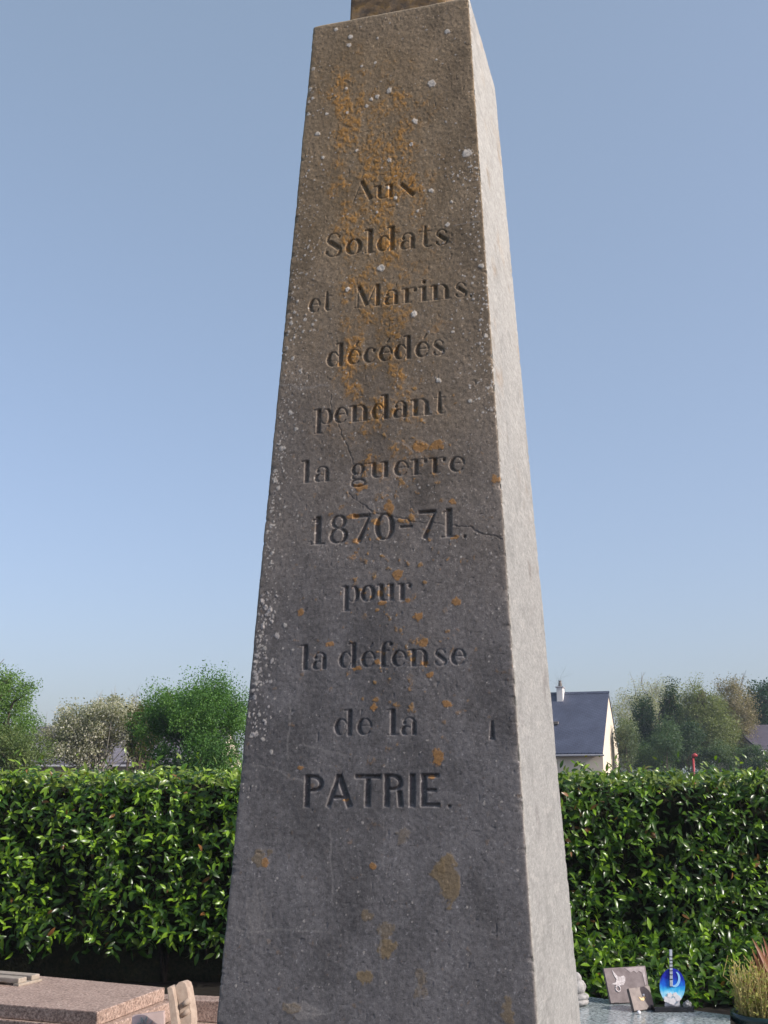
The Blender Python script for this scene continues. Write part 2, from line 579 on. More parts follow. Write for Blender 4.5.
# --- cracks and scratches given as polylines on the stone
def poly_cut(pts, width, depth, seed, store=None):
    q = [np.array(face_sz(*p_)) for p_ in pts]
    for P0, P1 in zip(q, q[1:]):
        pad = width * 2 + 0.004
        i0, i1 = np.searchsorted(zrow, [min(P0[1], P1[1]) - pad, max(P0[1], P1[1]) + pad])
        a0 = half_a(0.5 * (P0[1] + P1[1]))
        j0 = max(int((min(P0[0], P1[0]) - pad + a0) / (2 * a0) * CF) - 4, 0)
        j1 = min(int((max(P0[0], P1[0]) + pad + a0) / (2 * a0) * CF) + 4, CF)
        if i1 <= i0 or j1 <= j0: continue
        jit = 0.009 * (fbm(Sf[i0:i1, j0:j1] * 60, Zf[i0:i1, j0:j1] * 60, seed, 3) - 0.5)
        xs_ = Sf[i0:i1, j0:j1] - P0[0] + jit; zs_ = Zf[i0:i1, j0:j1] - P0[1] + jit
        D = P1 - P0; L = np.hypot(*D); D = D / L
        u = np.clip(xs_ * D[0] + zs_ * D[1], 0, L)
        dd = np.hypot(xs_ - u * D[0], zs_ - u * D[1])
        m = np.clip(1 - dd / width, 0, 1)
        if store is None:
            H[i0:i1, j0:j1] += 0; sub = H[i0:i1, j0:j1]
            np.maximum(sub, sub + depth * m, out=sub)
        else:
            sub = store[i0:i1, j0:j1]
            np.maximum(sub, np.sqrt(m), out=sub)


crack = np.zeros((ROWS, CF), np.float32)
for pts in ([(336, 420), (343, 437), (349, 452), (354, 466)], [(349, 493), (360, 503), (372, 511), (388, 516), (410, 521), (430, 523)],
            [(430, 523), (456, 526), (470, 527), (478, 532), (490, 536), (503, 538)], [(500, 536), (503, 538)],
            [(331, 395), (332, 420)]):
    poly_cut(pts, 0.0017, 0.0010, 3)
    poly_cut(pts, 0.0014, 0, 3, crack)
pale = np.zeros((ROWS, CF), np.float32)
for pts in ([(250, 764), (275, 770), (302, 782)], [(224, 927), (250, 932), (285, 929), (330, 933)], [(280, 384), (300, 388), (330, 385)], [(300, 745), (352, 756)],
            [(455, 225), (480, 221)], [(286, 1005), (312, 1016), (330, 1014)], [(416, 975), (420, 995)], [(290, 700), (287, 760)], [(398, 440), (420, 455)],
            [(425, 400), (432, 412)], [(380, 930), (383, 985)], [(330, 830), (333, 905)]):
    poly_cut(pts, 0.0026, 0, 5, pale)

# pixel position of every front vertex in the photograph: only used to say where on the stone a stain sits
Pw = OC + Sf[..., None] * UX - (half_b(Zf))[..., None] * UY
Pw[..., 2] = Zf
dep_ = Pw[..., 1] * CP + Pw[..., 2] * SP
PX = 384 + F * Pw[..., 0] / dep_
PY = 512 - F * (-Pw[..., 1] * SP + Pw[..., 2] * CP) / dep_
del Pw, dep_

# --- colour of the stone itself
Cc = np.zeros(S.shape + (3,), np.float32)
low = np.array([0.160, 0.151, 0.147]); upc = np.array([0.245, 0.186, 0.120])
k = sstep(0.1, 1.5, Zg + 0.5 * (fbm(S * 4, Zg * 3, 51, 4) - 0.5))[..., None]
Cc[:] = low * (1 - k) + upc * k
Cc *= (0.72 + 0.56 * fbm(Sn * 14, Zg * 10, 53, 5, 0.6))[..., None]
Cc *= (0.70 + 0.60 * fbm(Sn * 160, Zg * 160, 54, 2))[..., None]
grit = vn(Sn * 330, Zg * 330, 55)
Cc *= (1 + 0.9 * sstep(0.86, 0.97, grit) - 0.45 * sstep(0.14, 0.03, grit))[..., None]
dark = sstep(0.56, 0.75, fbm(S * 9, Zg * 5, 57, 4))
Cc *= (1 - 0.25 * dark)[..., None]
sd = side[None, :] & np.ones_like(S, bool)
# right side: paler, thin grey-white lichen crust in upright streaks
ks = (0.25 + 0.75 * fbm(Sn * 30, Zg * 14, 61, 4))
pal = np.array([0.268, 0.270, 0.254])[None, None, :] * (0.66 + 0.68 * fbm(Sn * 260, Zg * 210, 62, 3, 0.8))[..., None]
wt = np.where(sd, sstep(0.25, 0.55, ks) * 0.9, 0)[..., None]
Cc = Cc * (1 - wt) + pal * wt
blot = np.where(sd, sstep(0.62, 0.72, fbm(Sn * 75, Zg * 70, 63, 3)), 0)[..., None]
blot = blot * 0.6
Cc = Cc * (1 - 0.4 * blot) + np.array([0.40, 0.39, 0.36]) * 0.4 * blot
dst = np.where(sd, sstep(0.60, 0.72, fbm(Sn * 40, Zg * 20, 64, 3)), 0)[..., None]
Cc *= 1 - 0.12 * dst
Cc *= (1 + np.where(sd, 0.30 * sstep(0.2, 1.7, Zg), 0))[..., None]  # right side gets lighter towards the top

# front: orange lichen in a band down the middle, then dots
Fc = Cc[:, :CF]
g = np.exp(-((PX - 378) / 52) ** 2) * sstep(30, 90, PY) * (1 - sstep(380, 560, PY))
g2 = np.exp(-((PX - 395) / 62) ** 2) * sstep(300, 420, PY) * (1 - sstep(640, 820, PY))
g3 = np.exp(-((PX - 335) / 30) ** 2 - ((PY - 70) / 90) ** 2) * 0.25
base_n = fbm(Sf * 26, Zf * 17, 71, 5, 0.62)
fine_n = fbm(Sf * 120, Zf * 120, 72, 3, 0.6)
o1 = sstep(0.63, 0.84, base_n * 0.62 + fine_n * 0.30 + 0.26 * (g + g3) + 0.03)
o1 *= np.clip(1.5 * (g + g3), 0, 1)
o2 = sstep(0.78, 0.85, fbm(Sf * 70, Zf * 70, 73, 3) + 0.12 * g2) * np.clip(0.25 + g2, 0, 1)
warm = np.clip(np.exp(-((PX - 375) / 66) ** 2) * sstep(15, 70, PY) * (1 - sstep(330, 540, PY)) + g3, 0, 1) * (0.2 + 0.7 * base_n)
Fc[:] = Fc * (1 - 0.6 * warm[..., None]) + np.array([0.25, 0.165, 0.075]) * 0.6 * warm[..., None]
ora = np.clip((o1 * 0.60 + o2 * 0.55) * (0.25 + 1.1 * sstep(0.35, 0.6, fbm(Sf * 170, Zf * 130, 77, 3))), 0, 0.8)[..., None]
oc = (np.array([0.40, 0.185, 0.035]) * base_n[..., None] * 1.2 + np.array([0.26, 0.17, 0.07]) * (1 - base_n)[..., None]) * (0.45 + 1.1 * fbm(Sf * 240, Zf * 240, 76, 2))[..., None]
Fc[:] = Fc * (1 - ora) + oc * ora
H[:, :CF] -= 0.0008 * ora[..., 0]


def spot(px, py, r, colr, alpha=0.9, rise=0.0007, asp=1.0, seed=0, wob=1.5):
    s, z = face_sz(px, py)
    pad = r * 2 * max(1, asp)
    i0, i1 = np.searchsorted(zrow, [z - pad, z + pad])
    a0 = half_a(z)
    j0 = max(int((s - pad + a0) / (2 * a0) * CF) - 2, 0); j1 = min(int((s + pad + a0) / (2 * a0) * CF) + 3, CF)
    if i1 <= i0 or j1 <= j0: return
    xs_ = Sf[i0:i1, j0:j1]; zs_ = Zf[i0:i1, j0:j1]
    r = r * 1.35
    dd = np.hypot(xs_ - s, (zs_ - z) / asp) / r
    dd = dd + wob * (fbm(xs_ * 0.8 / r, zs_ * 0.8 / r, 81 + seed, 4, 0.65) - 0.5)
    m = 1 - sstep(0.72, 1.0, dd)
    H[i0:i1, j0:j1] -= rise * m
    mm = (m * alpha)[..., None]
    c = Fc[i0:i1, j0:j1]
    c[:] = c * (1 - mm) + np.array(colr) * (0.85 + 0.3 * vn(xs_ * 300, zs_ * 300, 5))[..., None] * mm


WH = (0.60, 0.55, 0.47)
for (cx_, cy_, r) in ((178, 95, 9), (225, 118, 7), (220, 143, 8), (535, 100, 8), (485, 268, 13), (348, 288, 9), (310, 309, 8), (292, 318, 6), (277, 340, 8), (432, 387, 10),
                      (120, 430, 9), (420, 462, 7), (246, 480, 6), (350, 513, 8), (598, 493, 15), (485, 608, 8), (537, 718, 8), (322, 858, 12), (428, 1005, 9), (217, 927, 7),
                      (93, 287, 8), (312, 122, 5), (500, 190, 4), (212, 283, 5), (150, 365, 6), (90, 365, 6), (105, 315, 6), (137, 504, 6), (370, 635, 7), (345, 600, 6), (310, 680, 5),
                      (440, 675, 5), (550, 645, 5), (645, 850, 8), (262, 212, 5), (305, 200, 5)):
    spot(280 + cx_ / 3.2, cy_ / 3.2, r / 3.2 * 0.0023 * 0.86, WH, seed=int(cx_))
for (cx_, cy_, r) in ((488, 125, 8), (632, 190, 6), (580, 368, 7), (75, 332, 7), (695, 442, 6), (752, 205, 7), (245, 35, 7)):
    spot(280 + cx_ / 3.657, 280 + cy_ / 3.657, r / 3.657 * 0.0022, WH, seed=int(cx_))
rs = np.random.default_rng(5)
for i in range(430):                       # crusty specks along the left arris
    py = rs.uniform(60, 800) if rs.random() < .3 else rs.uniform(200, 740)
    xl = 313 + (py - 30) * (219 - 313) / (985 - 30)
    w = 40 * (0.25 + 0.65 * vn(np.array(py / 60.0), np.array(0.5), 3))
    px = xl + 3 + abs(rs.normal(0, 0.5)) * w
    r = 0.0010 + 0.0016 * rs.random() ** 3 + (0.0022 if rs.random() < 0.07 else 0)
    spot(px, py, r, (0.52, 0.48, 0.42), 0.8, 0.0004, 1.0, i % 17)
for i in range(110):                       # denser crust half way down the left arris
    py = rs.uniform(590, 735)
    px = 313 + (py - 30) * (219 - 313) / 955 + 3 + abs(rs.normal(0, 9))
    spot(px, py, 0.0013 + 0.0030 * rs.random() ** 3, (0.50, 0.46, 0.42), 0.8, 0.0005, 1.0, i % 19, 2.2)
for i in range(950):                       # scattered over the whole face
    py = rs.uniform(10, 1015) if rs.random() < 0.55 else rs.uniform(150, 560)
    xl = 313 + (py - 30) * (219 - 313) / 955; xr = 470 + py * (539 - 470) / 1024
    px = rs.uniform(xl + 2, xr - 2)
    r = 0.0010 + 0.0013 * rs.random() ** 4
    spot(px, py, r, (0.46, 0.42, 0.37), 0.75, 0.0003, 1.0, i % 13)
for i in range(170):                       # near the right arris
    py = rs.uniform(150, 420)
    xr = 470 + py * (539 - 470) / 1024
    spot(xr - 2 - abs(rs.normal(0, 14)), py, 0.0012 + 0.0015 * rs.random() ** 3, (0.58, 0.54, 0.48), 0.8, 0.0003, 1.0, i % 11)
OR = (0.36, 0.18, 0.05)
for (px, py, r, asp) in ((301, 612, 3, 1), (418, 617, 3, 1), (438, 757, 4, 1.6), (374, 707, 2.5, 1), (496, 479, 4, 1), (396, 575, 4, 1.2), (432, 777, 3.5, 0.5), (345, 800, 3.2, 0.35),
                         (447, 704, 4, 0.5), (357, 668, 3, .6), (426, 663, 4, .8), (330, 645, 3, 1), (424, 644, 4, .7), (383, 603, 3, .5), (409, 600, 3, .5), (455, 537, 3, .6),
                         (356, 541, 3.5, .6), (360, 487, 6, .5), (420, 446, 5, 1), (438, 445, 4, 1), (390, 508, 4, 1.3), (452, 501, 4, .6), (352, 517, 4, .5), (500, 290, 2, 1),
                         (378, 662, 2.4, 1), (431, 675, 3, .8), (404, 1016, 0, 1), (458, 603, 4, 1.0), (265, 862, 3, 1), (372, 866, 3, .7), (302, 768, 2.5, .5)):
    if r: spot(px, py, r * 0.0022, OR, 0.75, 0.0004, asp, int(px), 2.2)
TAN = (0.22, 0.16, 0.085)
for (px, py, r, asp, al) in ((445, 884, 8.5, 1.9, .8), (387, 950, 6.5, 1.5, .8), (386, 932, 4.5, 2.0, .5), (367, 977, 5.5, .8, .8), (366, 915, 4.5, .7, .6), (300, 1012, 11, .5, .6), (290, 1008, 7, .5, .5),
                             (440, 868, 4, 1.6, .6), (261, 855, 6, 1, .6), (508, 1013, 5, 1.6, .6), (420, 985, 4, 2, .4), (402, 838, 4, 1.5, .35), (255, 916, 7, 2.2, .35)):
    spot(px, py, r * 0.0021, TAN if px not in (300, 255) else (0.26, 0.24, 0.22), al, 0.0003, asp, int(py), 2.6)
kk = np.clip(crack, 0, 1)[..., None] * 0.25
Fc[:] = Fc * (1 - kk) + np.array([0.05, 0.045, 0.04]) * kk
kk = np.clip(pale * (0.3 + fine_n), 0, 1)[..., None] * 0.5
Fc[:] = Fc * (1 - kk) + np.array([0.30, 0.28, 0.255]) * kk
# pale crust on every arris; lichen and sunlit edge put into the top rim's colour
rim = np.clip(np.exp(-(OB['zt'] - Zg) / 0.004), 0, 1)
er = np.clip(np.exp(-edge / 0.004) * (0.3 + 0.9 * fbm(S * 50, Zg * 50, 91, 3)), 0, 1) * np.where(X > 0, 0.22, 0.42)
kk = np.clip(np.maximum(rim * 0.8, er), 0, 0.9)[..., None]
Cc[:] = Cc * (1 - kk) + np.array([0.52, 0.44, 0.31]) * kk

# round the top over
tr = np.clip(1 - (OB['zt'] - Zg) / 0.004, 0, 1)
H += 0.004 * (1 - np.sqrt(np.clip(1 - tr ** 2, 0, 1))) + 0.003 * rim * fbm(S * 40, Zg * 0 + 3, 95, 3)

X -= nx * H; Y -= ny * H
P3 = OC + X[..., None] * UX + Y[..., None] * UY
P3[..., 2] = Zg + EYE
V = P3.reshape(-1, 3)
ii = np.arange(ROWS - 1)[:, None] * NC; jj = np.arange(NC)[None, :]; jn = (jj + 1) % NC
Q = np.stack([ii + jj, ii + jn, ii + NC + jn, ii + NC + jj], -1).reshape(-1, 4)
# closed top: inner rings
top = P3[-1]
cen = top.mean(0)
extra, fq, base = [], [], len(V)
cols = [Cc.reshape(-1, 3)]
prev = (ROWS - 1) * NC + np.arange(NC)
for t_ in (0.93, 0.6, 0.02):
    ring = cen + (top - cen) * t_
    ring[:, 2] += 0.002 * (rs.random(NC) - 0.5) + 0.012 * (1 - t_)
    idx = base + np.arange(NC); base += NC
    extra.append(ring)
    cols.append(np.tile(np.array([[0.42, 0.37, 0.27]]), (NC, 1)))
    fq.append(np.stack([prev, np.roll(prev, -1), np.roll(idx, -1), idx], -1))
    prev = idx
V = np.concatenate([V] + extra); Q = np.concatenate([Q] + fq); C3 = np.concatenate(cols)
M_stone, nt, bs = mat_base('weathered_stone', 0.86, (0.2, 0.2, 0.2), 0.25)
at_ = N(nt, 'ShaderNodeAttribute', attribute_name='col')
gp = N(nt, 'ShaderNodeNewGeometry')
sn = N(nt, 'ShaderNodeTexNoise', Scale=420.0, Detail=3.0, Roughness=0.7)
nt.links.new(gp.outputs['Position'], sn.inputs['Vector'])
sr = ramp(nt, [(0.3, (0.78, 0.78, 0.78)), (0.7, (1.2, 1.2, 1.2))], sn.outputs[0])
nt.links.new(mix(nt, at_.outputs[0], sr.outputs[0], 1.0, 'MULTIPLY'), bs.inputs['Base Color'])
bump(nt, bs, sn.outputs[0], 0.0005)

ob = empty('obelisk', (OB['cx'], OB['cy'], 0), 'tall tapering dark stone obelisk carved with a French war memorial inscription', 'memorial', None, -OB['yaw'])
link('shaft', np_mesh('shaft', V, Q, True, C3), M_stone, ob)
del P3, H, Cc, S, Zg, X, Y, nx, ny, groove, PX, PY

M_stone_up = speckle_mat('brown_lichened_stone', (0.23, 0.165, 0.10), (0.15, 0.12, 0.09), (0.31, 0.20, 0.08), 60, 0.9, 0.002, (0.75, 0.72, 0.7), 0.2)


def taper_block(mb, z0, z1, a0, b0, a1, b1, seg=1):
    c = Vector((OB['cx'], OB['cy'], 0)); ux = Vector(UX); uy = Vector(UY)
    for s_ in range(1):
        lo = [c + ux * sx * a0 + uy * sy * b0 + Vector((0, 0, z0)) for sx, sy in ((-1, -1), (1, -1), (1, 1), (-1, 1))]
        hi = [c + ux * sx * a1 + uy * sy * b1 + Vector((0, 0, z1)) for sx, sy in ((-1, -1), (1, -1), (1, 1), (-1, 1))]
        vl = [mb.bm.verts.new(q) for q in lo]; vh = [mb.bm.verts.new(q) for q in hi]
        fs = [mb.bm.faces.new(vl[::-1]), mb.bm.faces.new(vh)]
        for i in range(4): fs.append(mb.bm.faces.new((vl[i], vl[(i + 1) % 4], vh[(i + 1) % 4], vh[i])))
        bmesh.ops.bevel(mb.bm, geom=list({e for f in fs for e in f.edges}), offset=0.006, segments=2, affect='EDGES', profile=0.6)


ztop = OB['zt'] + EYE
mb = MB(); taper_block(mb, ztop - 0.004, ztop + 0.42, 0.131, 0.118, 0.120, 0.108)
mb.build('cross_base', M_stone_up, ob)
mb = MB(); taper_block(mb, 0.22, ZB + EYE + 0.004, half_a(ZB) + 0.10, half_b(ZB) + 0.10, half_a(ZB) + 0.085, half_b(ZB) + 0.085)
M_ped = speckle_mat('grey_weathered_stone', (0.16, 0.145, 0.14), (0.11, 0.10, 0.095), (0.23, 0.20, 0.17), 60, 0.9, 0.002, (0.75, 0.74, 0.72), 0.2)
mb.build('pedestal', M_ped, ob)
mb = MB(); taper_block(mb, -0.03, 0.222, half_a(ZB) + 0.26, half_b(ZB) + 0.26, half_a(ZB) + 0.26, half_b(ZB) + 0.26)
mb.build('step', M_ped, ob)


# ------------------------------------------------------------------ leaves
def leaf_template(fold=0.25, droop=0.25, width=0.36):
    """laurel leaf along +Y (0..1), upper side +Z; 3 columns"""
    ts = [0.0, 0.16, 0.38, 0.62, 0.84, 1.0]
    ws = [0.03, 0.62, 1.0, 0.92, 0.5, 0.02]
    V_, F_ = [], []
    for t, w in zip(ts, ws):
        h = width * 0.5 * w
        z = -droop * t * t
        V_ += [(-h, t, z + fold * h), (0, t, z), (h, t, z + fold * h)]
    for i in range(len(ts) - 1):
        a = 3 * i
        F_ += [(a, a + 1, a + 4, a + 3), (a + 1, a + 2, a + 5, a + 4)]
    return np.array(V_), np.array(F_)


def frames(axis, normal):
    """rotation matrices with Y along axis and Z close to normal"""
    y = axis / np.linalg.norm(axis, axis=1, keepdims=True)
    x = np.cross(y, normal)
    ln = np.linalg.norm(x, axis=1, keepdims=True)
    x = np.where(ln < 1e-4, np.array([[1.0, 0, 0]]), x / np.maximum(ln, 1e-6))
    z = np.cross(x, y)
    return np.stack([x, y, z], 2)


def scatter(name, tv, tf, pos, Rm, scale, col, mat, parent, smooth=True):
    n = len(pos)
    Vv = np.einsum('nij,kj->nki', Rm, tv) * scale[:, None, None] + pos[:, None, :]
    Ff = tf[None] + (np.arange(n) * len(tv))[:, None, None]
    cc = np.repeat(col[:, None, :], len(tv), 1)
    return link(name, np_mesh(name, Vv.reshape(-1, 3), Ff.reshape(-1, tf.shape[1]), smooth, cc.reshape(-1, 3)), mat, parent)


def unit(v): return v / np.maximum(np.linalg.norm(v, axis=-1, keepdims=True), 1e-9)


M_laurel = leaf_mat('laurel_leaf', 0.30, 0.24, 0.42)
M_leaf = leaf_mat('tree_leaf', 0.55, 0.3, 0.3)
M_bark = plain_noise_mat('bark', (0.07, 0.055, 0.04), (0.16, 0.13, 0.10), 14, 0.9, 0.2, 0.01)
M_twig = plain_noise_mat('hedge_wood', (0.012, 0.010, 0.007), (0.03, 0.024, 0.017), 30, 0.9, 0.2)

# ------------------------------------------------------------------ laurel hedge
HY = 9.5                     # front face
HX0, HX1, HZ0, HZT, HD = -7.5, 7.5, 0.0, 1.725, 1.1
hedge = empty('laurel_hedge', (0, HY + 0.5, 0), 'long clipped cherry laurel hedge with glossy green leaves behind the graves', 'hedge')
rh = np.random.default_rng(21)


def shoots(n, pos, outward, upmix, per, lsize):
    """each shoot carries leaves in a loose spiral; returns leaf arrays"""
    d = unit(outward + rh.normal(0, 0.38, (n, 3)) + np.array([0, 0, 1.0]) * upmix[:, None])
    side_ = unit(np.cross(d, rh.normal(0, 1, (n, 3))))
    side2 = np.cross(d, side_)
    P_, Ax, Nm, Sc, Id, T_ = [], [], [], [], [], []
    L_ = rh.uniform(0.12, 0.32, n)
    for k_ in range(per):
        t = (k_ + rh.uniform(0, 0.6, n)) / per
        ang = k_ * 2.4 + rh.uniform(-0.5, 0.5, n)
        rad = np.cos(ang)[:, None] * side_ + np.sin(ang)[:, None] * side2
        el = 0.95 - 0.65 * t
        ax = unit(rad * el[:, None] + d * (1.2 - el)[:, None] + np.array([0, 0, -0.08]) + rh.normal(0, 0.28, (n, 3)))
        nm = unit(d * 0.8 + np.array([0.1, -0.3, 0.5]) - 0.3 * rad + rh.normal(0, 0.35, (n, 3)))
        P_.append(pos + d * (L_ * t)[:, None]); Ax.append(ax); Nm.append(nm)
        Sc.append(lsize * rh.uniform(0.65, 1.25, n) * (1 - 0.25 * t)); Id.append(np.arange(n)); T_.append(t)
    return [np.concatenate(q) for q in (P_, Ax, Nm, Sc, Id, T_)]


def hedge_wave(x, z): return 0.15 * (fbm(x * 1.6 + 50, z * 1.3 + 50, 3, 3) - 0.5) * 2


sets = []
n = 3800     # front
x = rh.uniform(HX0, HX1, n); z = HZ0 + (HZT - 0.1 - HZ0) * rh.random(n) ** 0.95
y = HY + hedge_wave(x, z) + rh.exponential(0.07, n)
low_edge = np.where(x < -0.2, 0.20, 0.0) + 0.22 * fbm(x * 2 + 9, x * 0 + 4, 8, 3)
keep = z > low_edge
pos = np.stack([x, y, z], 1)[keep]
sets.append(shoots(len(pos), pos, np.tile([[0, -1.0, 0]], (len(pos), 1)), rh.uniform(-0.35, 1.3, len(pos)), 7, 0.087))
n = 2900     # top
x = rh.uniform(HX0, HX1, n); y = HY + rh.uniform(0.0, HD, n)
z = HZT - 0.11 + 0.03 * (fbm(x * 2 + 3, y * 2, 5, 2) - 0.5) + 0.015 * rh.normal(size=n)
pos = np.stack([x, y, z], 1)
sets.append(shoots(n, pos, np.tile([[0, -0.35, 0.25]], (n, 1)), rh.uniform(0.0, 0.5, n) + 1.5 * (rh.random(n) < .05), 7, 0.082))
n = 1000      # skirt of low shoots on the right, down to the soil
x = rh.uniform(0.6, HX1, n); z = rh.uniform(0.0, 0.35, n); y = HY - 0.80 + 1.6 * z + rh.exponential(0.1, n)
sets.append(shoots(n, np.stack([x, y, z], 1), np.tile([[0, -0.7, 0.3]], (n, 1)), rh.uniform(0.1, 1.2, n), 7, 0.10))
# inner, shaded leaves that close the depth
n = 7000
x = rh.uniform(HX0, HX1, n); z = np.maximum(rh.uniform(HZ0 + 0.06, HZT - 0.12, n), np.where(x < -0.2, 0.31, 0.0) * rh.uniform(.8, 1.3, n))
y = HY + hedge_wave(x, z) + rh.uniform(0.06, 0.42, n)
ax = unit(rh.normal(0, 1, (n, 3)) + np.array([0, -0.5, 0])); nm = unit(rh.normal(0, 0.6, (n, 3)) + np.array([0, -0.6, 0.6]))
sets.append([np.stack([x, y, z], 1), ax, nm, 0.10 * rh.uniform(0.7, 1.2, n), np.arange(n), np.zeros(n)])
P_ = np.concatenate([q[0] for q in sets]); Ax = np.concatenate([q[1] for q in sets]); Nm = np.concatenate([q[2] for q in sets]); Sc = np.concatenate([q[3] for q in sets])
young = np.concatenate([(q[5] > 0.55) * np.random.default_rng(3 + i).random(len(q[5])) ** 0.8 for i, q in enumerate(sets)])
sid = np.concatenate([q[4] + 7000 * i for i, q in enumerate(sets)])
tone = np.random.default_rng(9).random(40000)[sid.astype(int) % 40000]
dk = np.array([0.014, 0.042, 0.008]); md = np.array([0.044, 0.112, 0.010]); yl = np.array([0.19, 0.33, 0.022])
kk = np.clip(tone * 0.7 + 0.4 * rh.random(len(P_)), 0, 1)[:, None]
colr = dk * (1 - kk) + md * kk
yy = np.clip(young * (0.2 + 1.0 * (tone > 0.6)), 0, 1)[:, None]
colr = colr * (1 - yy) + yl * yy
brown = rh.random(len(P_)) < 0.012
colr[brown] = np.array([0.20, 0.10, 0.035])
fresh_share = np.clip(0.62 - 0.16 * P_[:, 0], 0.25, 1.0)[:, None]         # more fresh growth towards the left end
fresh = (rh.random(len(P_)) < 0.20)[:, None] * fresh_share
colr = colr * (1 - fresh) + yl * (0.7 + 0.5 * rh.random((len(P_), 1))) * fresh
rim_ = ((P_[:, 2] > HZT - 0.14) & (rh.random(len(P_)) < 0.5))[:, None] * 0.5
colr = colr * (1 - rim_) + np.array([0.23, 0.29, 0.05]) * rim_
tip_z = P_[:, 2] + Ax[:, 2] * Sc
ok = (tip_z < HZT + 0.01) | (rh.random(len(P_)) < 0.14)             # clipped flat, a few sprigs have grown out since
tv, tf = leaf_template()
scatter('foliage', tv, tf, P_[ok], frames(Ax, Nm)[ok], Sc[ok], colr[ok], M_laurel, hedge)
# woody inside: stems and a dark core
mb = MB()
for i in range(70):
    x0 = -7.4 + i * 0.212 + random.uniform(-.06, .06); y0 = HY + 0.42 + random.uniform(-.12, .15)
    for b_ in range(3):
        dx_ = random.uniform(-.25, .25)
        mb.tube([(x0, y0, -0.02), (x0 + dx_ * .4, y0 + random.uniform(-.1, .1), .5), (x0 + dx_, y0 + random.uniform(-.25, .2), 1.45)], [.018, .012, .005], 5)
mb.build('stems', M_twig, hedge)
# lumpy near-black core shell: the hedge's inner shade put into its colour
nx_, nz_ = 160, 18
gx = np.linspace(HX0, HX1, nx_); gz = np.linspace(HZ0 - 0.02, HZT - 0.12, nz_)
vv, ff = [], []
for f_ in (0, 1):
    for a_ in range(nx_):
        for b_ in range(nz_):
            nn = float(fbm(np.array(gx[a_] * 4), np.array(gz[b_] * 4 + f_ * 9), 6, 3))
            vv.append((gx[a_], HY + (0.27 + 0.22 * nn if f_ == 0 else 0.95 - 0.15 * nn), gz[b_]))
    o_ = f_ * nx_ * nz_
    for a_ in range(nx_ - 1):
        for b_ in range(nz_ - 1):
            q = (o_ + a_ * nz_ + b_, o_ + (a_ + 1) * nz_ + b_, o_ + (a_ + 1) * nz_ + b_ + 1, o_ + a_ * nz_ + b_ + 1)
            ff.append(q if f_ == 0 else q[::-1])
o_ = nx_ * nz_
for a_ in range(nx_ - 1):
    ff.append((a_ * nz_ + nz_ - 1, (a_ + 1) * nz_ + nz_ - 1, o_ + (a_ + 1) * nz_ + nz_ - 1, o_ + a_ * nz_ + nz_ - 1))
    ff.append((a_ * nz_, o_ + a_ * nz_, o_ + (a_ + 1) * nz_, (a_ + 1) * nz_))
M_inner = plain_noise_mat('hedge_inner_shade', (0.010, 0.014, 0.007), (0.03, 0.028, 0.016), 40, 0.95, 0.1, 0.02)
link('dark_core', np_mesh('dark_core', np.array(vv), np.array(ff), True), M_inner, hedge)

# ------------------------------------------------------------------ trees
def tube_np(segs, sides=4):
    """segs: list of (p0,p1,r0,r1) -> verts, faces"""
    P0 = np.array([s_[0] for s_ in segs], float); P1 = np.array([s_[1] for s_ in segs], float)
    r0 = np.array([s_[2] for s_ in segs], float); r1 = np.array([s_[3] for s_ in segs], float)
    t = unit(P1 - P0)
    x = unit(np.cross(t, np.array([[0.31, 0.17, 0.42]]))); y = np.cross(t, x)
    an = 2 * np.pi * np.arange(sides) / sides
    ring = np.cos(an)[None, :, None] * x[:, None] + np.sin(an)[None, :, None] * y[:, None]
    Va = P0[:, None] + ring * r0[:, None, None]; Vb = P1[:, None] + ring * r1[:, None, None]
    V_ = np.concatenate([Va, Vb], 1).reshape(-1, 3)
    k_ = np.arange(sides)
    q = np.stack([k_, (k_ + 1) % sides, sides + (k_ + 1) % sides, sides + k_], -1)
    F_ = (q[None] + (np.arange(len(segs)) * 2 * sides)[:, None, None]).reshape(-1, 4)
    return V_, F_


QV = np.array([(-0.32, 0, 0), (0, -0.5, 0.06), (0.32, 0, 0), (0, 0.5, 0.06)]); QF = np.array([(0, 1, 2, 3)])


def limb(p0, p1, r0, r1, rg, wob=0.08, n_=4):
    p0, p1 = np.array(p0, float), np.array(p1, float)
    L = np.linalg.norm(p1 - p0)
    pts = [p0 + (p1 - p0) * (i / n_) + (rg.normal(0, wob * L, 3) if 0 < i < n_ else 0) + np.array([0, 0, 0.10 * L * math.sin(math.pi * i / n_)]) for i in range(n_ + 1)]
    rr = np.linspace(r0, r1, n_ + 1)
    return [(pts[i], pts[i + 1], rr[i], rr[i + 1]) for i in range(n_)]


